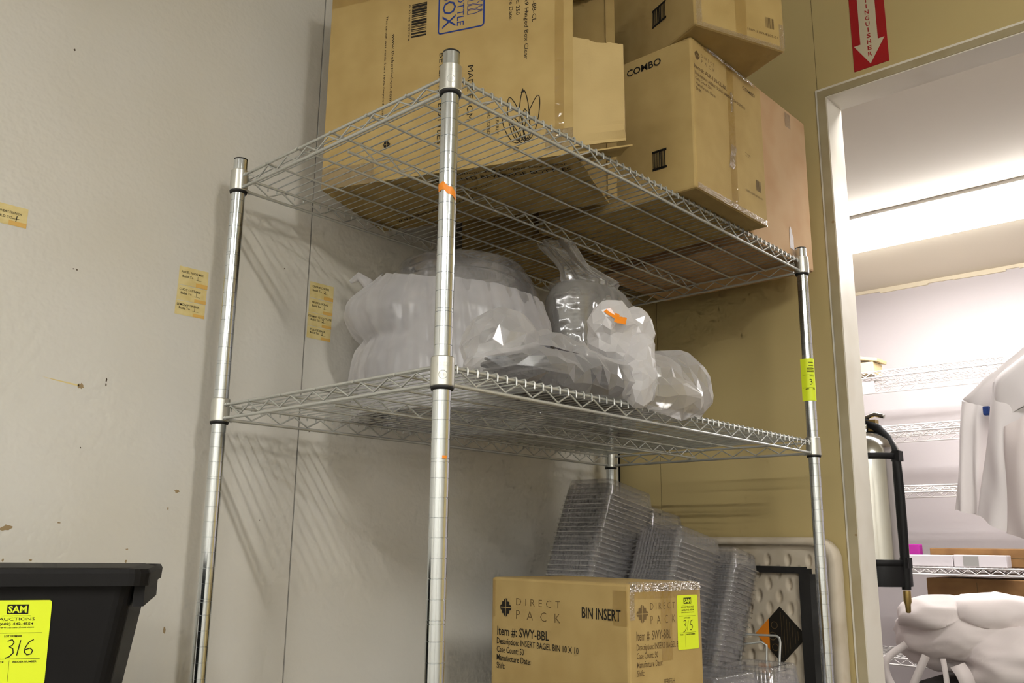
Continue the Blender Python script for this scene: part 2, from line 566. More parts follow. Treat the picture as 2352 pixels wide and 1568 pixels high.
# the room beyond the doorway
struct(MB().box((REAR_X0, REAR_Y, 0), (REAR_X1, REAR_Y + 0.1, CEIL + 0.1)).build('wall_rear_room_far', 'rear_wall'))
struct(MB().box((REAR_X0 - 0.1, JY, 0), (REAR_X0, REAR_Y + 0.1, CEIL + 0.1)).build('wall_rear_room_left', 'rear_wall'))
struct(MB().box((REAR_X1, JY, 0), (REAR_X1 + 0.1, REAR_Y + 0.1, CEIL + 0.1)).build('wall_rear_room_right', 'rear_wall'))
struct(MB().box((REAR_X0, JY, CEIL), (REAR_X1, REAR_Y, CEIL + 0.1)).build('ceiling_rear_room', 'rear_ceiling'))
struct(MB().box((REAR_X0, JY, -0.1), (XW - 0.1, REAR_Y, 0)).build('floor_rear_room', 'floor'))
struct(MB().box((REAR_X0, JY, 0), (XW - 0.12, JY + 0.02, CEIL)).build('wall_rear_room_near', 'rear_wall'))
rnd = random.Random(4)
cv = MB()
for i in range(60):
    x0 = REAR_X0 + (REAR_X1 - REAR_X0) * i / 60
    x1 = REAR_X0 + (REAR_X1 - REAR_X0) * (i + 1) / 60
    h = 0.022 + rnd.uniform(-0.006, 0.006)
    cv.box((x0, REAR_Y - 0.012, CEIL - h), (x1, REAR_Y, CEIL))
struct(cv.build('trim_2', 'caulk'))                             # ragged caulk line where wall meets ceiling


# ------------------------------------------------------------------ ceiling lamps and added fill lights
def lamp(name, lo, hi, m, label, drop=None, wrap=0.012):
    """shallow white fixture with a glowing lens below it"""
    t = empty(name, ((lo[0] + hi[0]) / 2, (lo[1] + hi[1]) / 2, hi[2] if drop is None else drop))
    c = t.location
    b = MB()
    e = 0.012
    b.box((lo[0] - e - c.x, lo[1] - e - c.y, lo[2] - c.z + wrap), (hi[0] + e - c.x, hi[1] + e - c.y, hi[2] - c.z))
    if drop is not None:
        for sx in (-0.35, 0.35):
            MB().tube([(sx, 0, hi[2] - c.z), (sx, 0, 0)], 0.006, 8).build('hanging_rod', 'epoxy', t)
    b.build('housing', 'epoxy', t)
    x0, y0, z0, x1, y1 = lo[0] - c.x, lo[1] - c.y, lo[2] - c.z, hi[0] - c.x, hi[1] - c.y
    MB().add([(x0, y0, z0 + wrap), (x1, y0, z0 + wrap), (x1, y1, z0 + wrap), (x0, y1, z0 + wrap), (x0 + 0.01, y0 + 0.01, z0), (x1 - 0.01, y0 + 0.01, z0), (x1 - 0.01, y1 - 0.01, z0), (x0 + 0.01, y1 - 0.01, z0)],
             [(7, 6, 5, 4), (0, 1, 5, 4), (1, 2, 6, 5), (2, 3, 7, 6), (3, 0, 4, 7)]).build('lens', m, t)
    return tag(t, label, 'light', 'ceiling lights')


lamp('ceiling_or_fill_light', (2.3, -0.675, CEIL - 0.07), (3.3, -0.630, CEIL), 'main_lamp', 'long fluorescent ceiling light of the front room nearest the rack', CEIL0)
lamp('ceiling_or_fill_light', (0.7, -2.6, CEIL - 0.07), (1.9, -2.35, CEIL), 'fill_lamp', 'added fill light, unseen behind the viewer, nearer the white wall', CEIL0)  # unseen fill, added to lift the ambient light on walls and rack
lamp('ceiling_or_fill_light', (2.5, -2.6, CEIL - 0.07), (3.7, -2.35, CEIL), 'fill_lamp', 'added fill light, unseen behind the viewer, farther from the white wall', CEIL0)  # second unseen fill, added for softer overall light
lamp('ceiling_or_fill_light', (-0.4, 3.02, CEIL - 0.06), (1.5, 3.36, CEIL), 'rear_lamp', 'bright wide fluorescent light on the ceiling beyond the doorway', None, 0.045)
lamp('ceiling_or_fill_light', (0.5, 1.52, CEIL - 0.06), (1.7, 1.70, CEIL), 'rear_fill_lamp', 'added fill light beyond the doorway, hidden above the door head')  # unseen, added to brighten the fronts of the hanging coats

# ================================================================== wire shelving rack
rack = tag(empty('shelving_rack', (0, 0, 0)), 'chrome wire shelving rack holding cartons, standing along the white wall', 'shelving')
ZS = [Z0 + SP, Z0, Z0 - 0.66, Z0 - 1.10]        # collar bottoms of its four shelves
POST_TOP = Z0 + SP + 0.0675
MAT = 0.0372                                    # top of the wire mat above a collar bottom


def post_profile():
    z = 0.02
    pr = [(0.0, 0.015), (0.009, 0.015), (0.011, 0.02), (0.0127, 0.022)]
    g0 = Z0 + SP - 0.0157
    zs = []
    k = -3
    while g0 - 0.0254 * k > 0.05:
        q = g0 - 0.0254 * k
        if q < POST_TOP - 0.01:
            zs.append(q)
            if k % 8 == 4:
                zs.append(q - 0.0045)
        k += 1
    for q in sorted(zs):
        pr += [(0.0127, q - 0.0007), (0.0118, q - 0.0004), (0.0118, q + 0.0004), (0.0127, q + 0.0007)]
    pr += [(0.0127, POST_TOP - 0.0015), (0.0122, POST_TOP)]
    return pr


PX = {'A': (0, 0), 'B': (RW, 0), 'C': (RW, RL), 'D': (0, RL)}
pmesh = capmesh = footmesh = None
posts = {}
for n, (x, y) in PX.items():
    if pmesh is None:
        po = MB().lathe(post_profile(), n=28, cap_hi=True, sharp=True).build('post', 'chrome', rack)
        ca = MB().lathe([(0.0124, -0.004), (0.01275, -0.001), (0.0127, 0.0012), (0.010, 0.0022)], n=24, cap_hi=True).build('end_cap', 'dark', po)
        ca.location = (0, 0, POST_TOP)
        fo = MB().lathe([(0.016, 0.0), (0.016, 0.008), (0.006, 0.012), (0.006, 0.03)], n=18, cap_lo=True).build('levelling_foot', 'collar', po)
        pmesh, capmesh, footmesh = po, ca, fo
    else:
        po = copy_part(pmesh, rack)
        ca = copy_part(capmesh, po)
        fo = copy_part(footmesh, po)
    po.location = (x, y, 0)
    posts[n] = po

# --- one shelf, local z = 0 at the collar bottoms
Z_TOP, Z_BOT = 0.0335, 0.0095
R_TOP, R_BOT, R_ZIG, R_X = 0.0026, 0.0030, 0.0015, 0.0014


def zigzag(p0, p1, zlo, zhi, period, start):
    """bent snake wire between two rails"""
    p0, p1 = Vector(p0), Vector(p1)
    d = p1 - p0
    L = d.length
    d.normalize()
    pts = []
    s, hi = start, True
    while s < L - start * 0.6:
        z = zhi if hi else zlo
        for ds in (-0.0028, 0, 0.0028):
            zz = z - (0.0016 if hi else -0.0016) * (abs(ds) > 0)
            q = p0 + d * (s + ds)
            pts.append((q.x, q.y, zz))
        s += period / 2
        hi = not hi
    return pts


def shelf_frame():
    mb = MB()
    c = 0.0155
    for x in (0, RW):
        for z, r in ((Z_TOP, R_TOP), (Z_BOT, R_BOT)):
            mb.tube([(x, c, z), (x, RL - c, z)], r, 8)
            for y, s in ((c + 0.004, 1), (RL - c - 0.004, -1)):
                mb.tube([(x, y, z), (x, y + 0.004 * s, z)], r * 1.35, 8)
    for y in (0, RL):
        for z, r in ((Z_TOP, R_TOP), (Z_BOT, R_BOT)):
            mb.tube([(c, y, z), (RW - c, y, z)], r, 8)
            for x, s in ((c + 0.004, 1), (RW - c - 0.004, -1)):
                mb.tube([(x, y, z), (x + 0.004 * s, y, z)], r * 1.35, 8)
    return mb


def build_shelf(zb, detail):
    sh = shelf_frame().build('shelf', 'zinc', rack)
    sh.location = (0, 0, zb)
    for fx in (1 / 6, 1 / 3, 1 / 2, 2 / 3, 5 / 6):
        MB().tube([(RW * fx, -0.005, Z_TOP - 0.001), (RW * fx, RL + 0.005, Z_TOP - 0.001)], 0.0021, 6).build('support_rod', 'zinc', sh)
    MB().tube([(RW / 2, 0.035, 0.011), (RW / 2, RL - 0.035, 0.011)], 0.0024, 6).build('support_rod', 'zinc', sh)
    for p0, p1, st in (((0, 0, 0), (0, RL, 0), 0.034), ((RW, 0, 0), (RW, RL, 0), 0.034), ((0, 0, 0), (RW, 0, 0), 0.034),
                       ((0, RL, 0), (RW, RL, 0), 0.034), ((RW / 2, 0, 0), (RW / 2, RL, 0), 0.064)):
        MB().tube(zigzag(p0, p1, Z_BOT + R_BOT + 0.0006, Z_TOP - R_TOP - 0.0012, 0.0602, st), R_ZIG, 5).build('zigzag_wire', 'zinc', sh)
    for n, (x, y) in PX.items():
        cl = MB().lathe([(0.0160, 0.0045), (0.0166, 0.006), (0.0163, 0.044), (0.0150, 0.0452), (0.0128, 0.0452)], n=28, sharp=True).build('collar', 'collar', sh)
        cl.location = (x, y, 0)
        if detail and n == 'B':
            # maker's ring and raised strip cast in the collar face towards the viewer
            a0 = math.atan2(-0.81, 0.87) + 0.03
            em = MB()
            for i in range(20):
                t0, t1 = 6.2832 * i / 20, 6.2832 * (i + 1) / 20
                pts = []
                for t in (t0, t1):
                    a = a0 + 0.0058 * math.cos(t) / 0.0166
                    pts.append((0.0166 * math.cos(a), 0.0166 * math.sin(a), 0.019 + 0.0058 * math.sin(t)))
                em.tube(pts, 0.0004, 4, caps=False)
            for k, ch in enumerate('i0CZ7'):
                v, f = text2d(ch)
                out = []
                for px_, py_ in v:
                    a = a0 + (-0.0095 + 0.0042 * k + px_ * 0.0075) / 0.0166
                    out.append((0.0169 * math.cos(a), 0.0169 * math.sin(a), 0.0305 + py_ * 0.0075))
                em.add(out, f)
            v, f = text2d('NSF')
            em.add([(0.0169 * math.cos(a0 + (px_ * 0.0052 - 0.0043) / 0.0166), 0.0169 * math.sin(a0 + (px_ * 0.0052 - 0.0043) / 0.0166), 0.0172 + py_ * 0.0052) for px_, py_ in v], f)
            em.build('cast_mark', 'zinc', sh).location = (x, y, 0)
        MB().lathe([(0.0129, 0.0), (0.0152, 0.0), (0.0163, 0.0045), (0.0150, 0.006)], n=24).build('wedge_ring', 'dark', sh).location = (x, y, 0)
    wz = Z_TOP + R_TOP + R_X
    path = [(-0.0036, 0, Z_TOP - 0.0075), (-0.0036, 0, wz - 0.002), (-0.0022, 0, wz), (RW + 0.0022, 0, wz), (RW + 0.0036, 0, wz - 0.002), (RW + 0.0036, 0, Z_TOP - 0.0075)]
    n = 56
    y0 = 0.0238
    if detail:
        proto = MB().tube(path, R_X, 5).build('cross_wire', 'zinc', sh)
        proto.location = (0, y0, 0)
        for i in range(1, n):
            copy_part(proto, sh, (0, 0.0202 * i, 0))
    else:
        mb = MB()
        for i in range(n):
            mb.tube([(a, y0 + 0.0202 * i, c) for a, b, c in path], R_X, 4)
        tag(mb.build('cross_wires', 'zinc', sh), kind='stuff')
    return sh


for i, zb in enumerate(ZS):
    build_shelf(zb, i < 2)

# orange tape remnant on the near post
tp = MB()
zc = Z0 + 0.288


def band(a, t):
    ang = -2.6 + 2.9 * a
    zz = zc + 0.012 * t - 0.006 - 0.024 * max(0, a - 0.45)
    r = 0.0131 + 0.0003 * math.sin(a * 23 + t * 9)
    return (r * math.cos(ang), r * math.sin(ang), zz + 0.0012 * math.sin(a * 17))


tp.grid(band, 26, 6)
tp.build('tape_remnant', 'orange', posts['B'])
MB().grid(lambda a, t: (0.0131 * math.cos(-0.55 + 0.5 * a), 0.0131 * math.sin(-0.55 + 0.5 * a), Z0 - 0.092 + 0.004 * t), 6, 3).build('tape_remnant', 'orange', posts['B'])


# ------------------------------------------------------------------ lot sticker (flat fluorescent paper with print)
def lot_sticker(o, U, V, number, parent, w=0.058, h=0.0925, lift=0.0008, dx=0.0):
    """o: lower left corner"""
    f = Face(o, U, V, lift)
    f.poly(rounded_rect(0, 0, w, h, 0.003))
    st = f.build('lot_sticker', 'lot', parent)
    st['label'] = 'fluorescent yellow lot sticker'
    g = Face(o, U, V, lift + 0.0003)
    cx = w * 0.5 + dx
    # boxed initials: dark block with the letters left open is drawn as block frame plus letters
    bw, bh, by = 0.0215, 0.0105, h - 0.015
    g.rect(cx - bw / 2, by, cx + bw / 2, by + bh)
    g.rect(cx - 0.014, by - 0.0022, cx + 0.014, by - 0.0019)
    g.text('AUCTIONS', cx, by - 0.0072, 0.0034, width=0.036, align='c')
    g.text('(602) 442-4554', cx, by - 0.0120, 0.0026, width=0.034, align='c', bold=0.02)
    g.text('www.samauctions.com', cx, by - 0.0156, 0.0022, width=0.036, align='c')
    g.rect(0.005, h * 0.61, w - 0.007, h * 0.61 + 0.0004)
    g.text('LOT NUMBER', cx - 0.002, h * 0.61 - 0.0042, 0.0022, width=0.018, align='c', bold=0.02)
    g.rect(0.005, h * 0.305, w - 0.007, h * 0.305 + 0.0004)
    g.text('PRICE', 0.006, h * 0.305 - 0.0040, 0.0020, width=0.009, bold=0.02)
    g.text('BIDDER NUMBER', 0.024, h * 0.305 - 0.0040, 0.0020, width=0.024, bold=0.02)
    g.rect(w * 0.35, 0.004, w * 0.35 + 0.0003, h * 0.29)
    # hand-written number
    x0, y0, s = w * 0.28, h * 0.335, 0.0185
    for ch in number:
        if ch == '3':
            g.stroke([(x0 + s * 0.05, y0 + s * 0.92), (x0 + s * 0.28, y0 + s), (x0 + s * 0.4, y0 + s * 0.84), (x0 + s * 0.3, y0 + s * 0.66), (x0 + s * 0.16, y0 + s * 0.58), (x0 + s * 0.36, y0 + s * 0.46), (x0 + s * 0.4, y0 + s * 0.22), (x0 + s * 0.2, y0), (x0, y0 - s * 0.08)], 0.0011)
            x0 += s * 0.6
        elif ch == '1':
            g.stroke([(x0 + s * 0.14, y0 + s * 0.95), (x0, y0 + s * 0.08)], 0.0011)
            x0 += s * 0.36
        elif ch == '6':
            g.stroke([(x0 + s * 0.48, y0 + s * 0.98), (x0 + s * 0.25, y0 + s * 0.85), (x0 + s * 0.06, y0 + s * 0.5), (x0 + s * 0.04, y0 + s * 0.24), (x0 + s * 0.2, y0 + s * 0.08), (x0 + s * 0.42, y0 + s * 0.14), (x0 + s * 0.48, y0 + s * 0.34), (x0 + s * 0.34, y0 + s * 0.48), (x0 + s * 0.1, y0 + s * 0.4)], 0.0011)
            x0 += s * 0.6
        elif ch == '5':
            g.stroke([(x0 + s * 0.46, y0 + s * 0.98), (x0 + s * 0.16, y0 + s * 0.9), (x0 + s * 0.12, y0 + s * 0.56), (x0 + s * 0.34, y0 + s * 0.58), (x0 + s * 0.42, y0 + s * 0.34), (x0 + s * 0.24, y0 + s * 0.08), (x0 + s * 0.02, y0 + s * 0.1)], 0.0011)
            x0 += s * 0.6
        elif ch == '4':
            g.stroke([(x0 + s * 0.2, y0 + s), (x0, y0 + s * 0.4), (x0 + s * 0.42, y0 + s * 0.42)], 0.0011)
            g.stroke([(x0 + s * 0.34, y0 + s * 0.8), (x0 + s * 0.28, y0)], 0.0011)
            x0 += s * 0.6
    g.build('sticker_print', 'ink', st)
    q = Face(o, U, V, lift + 0.0006)
    q.text('SAM', cx - 0.0002, by + 0.0016, 0.0072, width=0.0188, align='c', bold=0.03)
    q.build('sticker_print', 'lot', st)
    return st


# sticker wrapped on the far right post: a strip curved round the tube with a free edge
pc = Vector((RW, RL, 0))
st = MB()
vd = Vector((0.40, -0.92, 0)).normalized()
rt = Vector((0.92, 0.40, 0))


def wrapped(a, z, lift=0.0):
    """a: metres along the paper from its middle"""
    r = 0.0136 + lift
    if a < -0.008:
        q = -0.008 / r
        base = pc + (vd * math.cos(q) + rt * math.sin(q)) * r
        tan = (-vd * math.sin(q) * -1 + rt * -math.cos(q))
        return base + tan.normalized() * (-0.008 - a) + Vector((0, 0, z))
    q = a / r
    return pc + (vd * math.cos(q) + rt * math.sin(q)) * r + Vector((0, 0, z))


ZC0, ZC1 = Z0 + 0.129, Z0 + 0.228
st.grid(lambda a, t: wrapped(-0.019 + 0.042 * a, ZC0 + (ZC1 - ZC0) * t), 22, 2)
so = st.build('lot_sticker', 'lot', posts['C'])
so['label'] = 'fluorescent yellow lot sticker wrapped on the post'
so.matrix_parent_inverse = Matrix.Translation((-RW, -RL, 0))
g = MB()
for z, a0, a1, hh in ((ZC1 - 0.039, -0.015, 0.014, 0.0005), (ZC1 - 0.069, -0.015, 0.014, 0.0005), (ZC1 - 0.0105, 0.001, 0.013, 0.0015), (ZC1 - 0.018, 0.001, 0.013, 0.0012), (ZC1 - 0.024, -0.003, 0.014, 0.0014),
                      (ZC1 - 0.028, -0.003, 0.014, 0.0010), (ZC1 - 0.032, -0.003, 0.014, 0.0014), (ZC1 - 0.0425, 0.002, 0.014, 0.0016), (ZC1 - 0.0725, -0.009, -0.001, 0.0016), (ZC1 - 0.0725, 0.008, 0.014, 0.0016)):
    g.grid(lambda a, t: wrapped(a0 + (a1 - a0) * a, z + hh * t, 0.0004), 8, 2)
v, f = text2d('3')
g.add([wrapped(0.000 + x * 0.019, ZC1 - 0.062 + y * 0.019, 0.0005) for x, y in v], f)
go = tag(g.build('sticker_print', 'ink', so), kind='stuff')
so.matrix_parent_inverse = Matrix.Translation((-RW, -RL, 0))

# ================================================================== cartons
SHELF_TOP = Z0 + SP + MAT + 0.0006
SHELF_LOW = Z0 + MAT + 0.0006
SHELF_3 = ZS[2] + MAT + 0.0006


def crate(name, loc, ang, label, group=None):
    t = empty(name, loc)
    t.rotation_euler = (0, 0, math.radians(ang))
    return tag(t, label, 'box', group)


def panel_pts(fn, nu, nv, thick, N):
    """sheet of cardboard from a surface function, given a thickness along N"""
    mb = MB()
    N = Vector(N)
    mb.grid(lambda a, b: fn(a, b), nu, nv, smooth=False)
    mb.grid(lambda a, b: Vector(fn(1 - a, b)) + N * thick, nu, nv, smooth=False)
    edge = [fn(i / (nu - 1), 0) for i in range(nu)] + [fn(1, j / (nv - 1)) for j in range(1, nv)] + [fn(1 - i / (nu - 1), 1) for i in range(1, nu)] + [fn(0, 1 - j / (nv - 1)) for j in range(1, nv - 1)]
    n = len(edge)
    mb.add([Vector(p) for p in edge] + [Vector(p) + N * thick for p in edge], [(i, (i + 1) % n, n + (i + 1) % n, n + i) for i in range(n)])
    return mb


# --- the tall carton printed sideways, open at its right end
BW, BD, BH = 0.512, 0.25, 0.47
b1 = crate('cardboard_carton', (0.056, 0.144, SHELF_TOP), 21.8, 'big kraft carton with sideways blue logo, open end with torn flap, on top shelf')
T = 0.004
body = MB()
body.box((0, 0, 0), (BW, T, BH)).box((0, BD - T, 0), (BW, BD, BH)).box((0, T, 0), (BW, BD - T, T)).box((0, T, BH - T), (BW, BD - T, BH)).box((0, T, T), (T, BD - T, BH - T))
body.build('body', 'card', b1)


def torn(a, b):
    x = BW + 0.092 * a
    top = 0.2277 - 0.034 * a - 0.004 * abs(noise.noise((a * 22, 3, 1))) - 0.003 * (0.35 < a < 0.7)
    z = 0.012 + (top - 0.012) * b
    y = 0.0 + 0.004 * a * a * (1 - b) + 0.002 * noise.noise((a * 3, b * 4, 7))
    # crushed creases near the bottom
    y += 0.006 * math.sin(b * 42) * max(0, 0.2 - b) * 4 * a
    return (x, y, z)


panel_pts(torn, 26, 30, T, (0, 1, 0)).build('flap', 'card_pale', b1)


def lowflap(a, b):
    return (BW + 0.104 * a - 0.03 * b, 0.008 + 0.035 * b, 0.0018 + 0.010 * a * math.sin(b * 3) * 0.3)


panel_pts(lowflap, 8, 8, 0.003, (0, 0, 1)).build('flap', 'card', b1)


def backflap(a, b):
    return (BW + 0.018 * a, BD - T + 0.004 * a, 0.01 + (BH - 0.02) * b)


panel_pts(backflap, 6, 8, T, (0.05, -1, 0)).build('flap', 'card', b1)
f = Face((0, 0, 0), (1, 0, 0), (0, 0, 1))
F_DN = -90
f.text('This carton was made from 100% recycled material.', 0.127, 0.351, 0.0042, width=0.234, rot=F_DN)
f.text('www.thebottlebox.com', 0.1425, 0.3085, 0.0062, width=0.148, rot=F_DN)
f.barcode(0.184, 0.291, 0.2165, 0.364, horizontal=False, seed=5, n=20)
f.text('0 32185 00972 5', 0.177, 0.364, 0.0036, width=0.078, rot=F_DN)
f.text('MADE FROM', 0.3065, 0.208, 0.0115, width=0.112, rot=F_DN)
f.text('RECYCLED', 0.279, 0.205, 0.0115, width=0.098, rot=F_DN)
f.text('BEVERAGE BOTTLES', 0.2465, 0.2455, 0.0115, width=0.188, rot=F_DN)
f.text('CLEARLY', 0.365, 0.100, 0.0058, width=0.042, rot=F_DN)
f.text('RECYCLED.', 0.348, 0.112, 0.0058, width=0.054, rot=F_DN)
f.text('Item #: 5x9-BB-CL', 0.4345, 0.385, 0.0075, width=0.112, rot=F_DN)
f.text('Description: 5x9 Hinged Box Clear', 0.4195, 0.408, 0.0075, width=0.208, rot=F_DN)
f.text('Case Count: 250', 0.4020, 0.385, 0.0075, width=0.091, rot=F_DN)
f.text('Manufacture Date:', 0.3885, 0.385, 0.0075, width=0.099, rot=F_DN)
f.diamond_logo(0.140, 0.0735, 0.0085)
# bottle-flower drawing: nested loops
for (ca, cb, ra, rb, tilt) in ((0.402, 0.083, 0.012, 0.046, 14), (0.420, 0.088, 0.010, 0.050, 2), (0.436, 0.080, 0.011, 0.044, -14), (0.394, 0.062, 0.009, 0.030, 30), (0.424, 0.070, 0.007, 0.030, 6), (0.409, 0.060, 0.008, 0.028, 22)):
    tl = math.radians(tilt)
    pts = []
    for i in range(27):
        t = 6.2832 * i / 26
        x, z = ra * math.cos(t), rb * math.sin(t)
        x *= 1 - 0.25 * math.sin(t)
        pts.append((ca + x * math.cos(tl) - z * math.sin(tl), cb + x * math.sin(tl) + z * math.cos(tl)))
    f.stroke(pts, 0.0016)
f.poly([(0.413, 0.133), (0.4195, 0.1335), (0.417, 0.1425)])
f.poly([(0.400, 0.022), (0.410, 0.022), (0.409, 0.027), (0.401, 0.028)])
f.build('printed_text', 'ink', b1)
g = Face((0, 0, 0), (1, 0, 0), (0, 0, 1))
fr = rounded_rect(0.2425, 0.287, 0.337, 0.388, 0.006)
g.stroke(fr + [fr[0]], 0.0030)
g.text('BOX', 0.2505, 0.3745, 0.0285, width=0.078, rot=F_DN)
g.text('BOTTLE', 0.2815, 0.3735, 0.0145, width=0.077, rot=F_DN)
g.text('the', 0.3035, 0.3735, 0.0105, width=0.024, rot=F_DN)
for k in range(3):                       # three little bottles lying in a row
    c0 = 0.3415 - 0.0105 * k
    g.stroke([(0.303, c0 + 0.004), (0.322, c0 + 0.004), (0.327, c0 + 0.0015), (0.333, c0 + 0.0015), (0.333, c0 - 0.0015), (0.327, c0 - 0.0015), (0.322, c0 - 0.004), (0.303, c0 - 0.004), (0.303, c0 + 0.004)], 0.0012)
g.build('printed_logo', 'ink_blue', b1)
# underside print, read through the wires
h = Face((0, BD, 0), (1, 0, 0), (0, -1, 0))
h.text('This carton was made from 100% recycled material.', 0.05, 0.07, 0.006, width=0.30, rot=20)
h.text('www.thebottlebox.com', 0.06, 0.04, 0.010, width=0.22, rot=20)
h.text('RECYCLED BEVERAGE BOTTLES', 0.22, 0.21, 0.014, width=0.27, rot=-6)
h.text('Description: 5x9 Hinged Box Clear', 0.24, 0.235, 0.009, width=0.25, rot=-6)
h.build('printed_text', 'ink', b1)
tpm = Face((0, 0, 0), (1, 0, 0), (0, 0, 1), 0.0004)
tpm.rect(0.0, 0.394, 0.086, 0.446)
tpm.build('packing_tape', 'tape', b1)
tp2 = Face((0, 0, 0), (1, 0, 0), (0, 0, 1), 0.0005)
tp2.rect(0.0, 0.0005, 0.115, 0.042)
tp2.build('packing_tape', 'tape_crinkle', b1)
tp2 = Face((0, 0, 0), (1, 0, 0), (0, 0, 1), 0.0005)
tp2.rect(0.46, 0.012, 0.512, 0.05)
tp2.build('packing_tape', 'tape_crinkle', b1)
tp3 = Face((0, 0, 0), (1, 0, 0), (0, 0, 1), 0.0005)
tp3.rect(0.478, 0.02, 0.495, 0.46)
tp3.build('packing_tape', 'tape', b1)


def closed_box(name, loc, ang, size, m, label, bev=0.005, group=None):
    t = crate(name, loc, ang, label, group)
    bevel_box('body', m, (0, 0, 0), size, bev, t)
    return t


def faces_of(size, lift=0.0006):
    w, d, h = size
    return Face((0, 0, 0), (1, 0, 0), (0, 0, 1), lift), Face((w, 0, 0), (0, 1, 0), (0, 0, 1), lift)


def crinkle_strip(pts_fn, nu, nv, amp, seed, parent, m='tape_crinkle'):
    mb = MB()

    def q(a, b):
        p, n = pts_fn(a, b)
        return Vector(p) + Vector(n) * (0.0008 + amp * abs(noise.noise((a * 31 + seed, b * 9, seed))))
    mb.grid(q, nu, nv, smooth=False)
    return mb.build('packing_tape', m, parent)


# --- COMBO carton
cw, cd, ch = 0.40, 0.295, 0.322
c2 = closed_box('cardboard_carton', (0.6155 - cw, 0.607, SHELF_TOP), 0, (cw, cd, ch), 'card', 'kraft carton printed COMBO on the top shelf, between the big carton and the rosy carton')
fl, frt = faces_of((cw, cd, ch))
fl.text('SANDWICH COMBO', cw - 0.071, 0.2865, 0.0150, width=0.215, align='r', bold=0.018)
fl.barcode(cw - 0.097, 0.061, cw - 0.0655, 0.099, seed=8, n=16)
fl.rect(cw - 0.098, 0.059, cw - 0.064, 0.064)
fl.rect(cw - 0.098, 0.096, cw - 0.064, 0.101)
fl.build('printed_text', 'ink', c2)
frt.diamond_logo(0.0200, 0.287, 0.0105)
frt.text('DIRECT', 0.036, 0.290, 0.007, width=0.052, space=1.7, bold=-0.012)
frt.text('PACK', 0.036, 0.277, 0.008, width=0.052, space=2.3, bold=-0.012)
frt.text('Item #: ALB-120-CL-BL', 0.0075, 0.2565, 0.0090, width=0.128, bold=0.01)
frt.text('Description: ALBERTSONS SANDWICH COMBO', 0.0090, 0.2430, 0.0068, width=0.205)
frt.text('Case Count: 250', 0.0098, 0.2320, 0.0068, width=0.062)
frt.text('Manufacture Date:', 0.0108, 0.2205, 0.0068, width=0.078)
frt.text('Shift:', 0.0115, 0.2095, 0.0068, width=0.020)
frt.text('COMBO', 0.207, 0.290, 0.0085, width=0.056, bold=0.01)
frt.barcode(0.248, 0.070, 0.270, 0.095, seed=9, n=12)
frt.text('1089-1209-8205-01', 0.20, 0.055, 0.0045, width=0.075)
frt.text('7/29', 0.205, 0.135, 0.008, width=0.022)
frt.build('printed_text', 'ink_grey', c2)
tv = Face((cw, 0, 0), (0, 1, 0), (0, 0, 1), 0.0004)
tv.rect(0.138, 0.0, 0.166, ch)
tv.build('packing_tape', 'tape', c2)
crinkle_strip(lambda a, b: ((cw, 0.005 + 0.286 * a, 0.0 + 0.012 * b), (1, 0, 0)), 46, 4, 0.0016, 3, c2)
crinkle_strip(lambda a, b: ((cw, 0.144 + 0.022 * a - 0.012 * (1 - b), 0.085 + 0.055 * b), (1, 0, 0)), 8, 12, 0.003, 5, c2)
crinkle_strip(lambda a, b: ((cw, 0.15 + 0.010 * a, 0.215 + 0.045 * b), (1, 0, 0)), 5, 12, 0.003, 6, c2)
crinkle_strip(lambda a, b: ((cw, 0.06 + 0.2 * a, ch - 0.007 * b), (1, 0, 0)), 36, 3, 0.0016, 12, c2)

# --- carton balanced on top of it
uw, ud, uh = 0.42, 0.228, 0.31
an = -22.1
ax, ay = math.cos(math.radians(an)), math.sin(math.radians(an))
c3 = closed_box('cardboard_carton', (0.643 - uw * ax, 0.578 - uw * ay, SHELF_TOP + ch), an, (uw, ud, uh), 'card', 'taped kraft carton balanced askew on top of the COMBO carton')
fl, frt = faces_of((uw, ud, uh))
fl.barcode(uw - 0.142, 0.070, uw - 0.094, 0.108, seed=18, n=16)
fl.rect(uw - 0.143, 0.068, uw - 0.093, 0.073)
fl.rect(uw - 0.143, 0.105, uw - 0.093, 0.110)
fl.build('printed_text', 'ink', c3)
frt.barcode(0.178, 0.043, 0.202, 0.067, seed=19, n=12)
frt.text('1089-1209-8205-01', 0.130, 0.024, 0.0055, width=0.078)
frt.build('printed_text', 'ink_grey', c3)
tv = Face((uw, 0, 0), (0, 1, 0), (0, 0, 1), 0.0004)
tv.rect(0.100, 0.0, 0.128, uh)
tv.build('packing_tape', 'tape', c3)
crinkle_strip(lambda a, b: ((uw, 0.003 + 0.222 * a, 0.0 + 0.010 * b), (1, 0, 0)), 40, 4, 0.0016, 23, c3)
crinkle_strip(lambda a, b: ((uw, ud - 0.016 + 0.015 * a, 0.01 + 0.05 * b), (1, 0, 0)), 5, 14, 0.002, 25, c3)
crinkle_strip(lambda a, b: ((uw, 0.002 + 0.014 * a, 0.01 + 0.08 * b), (1, 0, 0)), 5, 14, 0.0016, 27, c3)

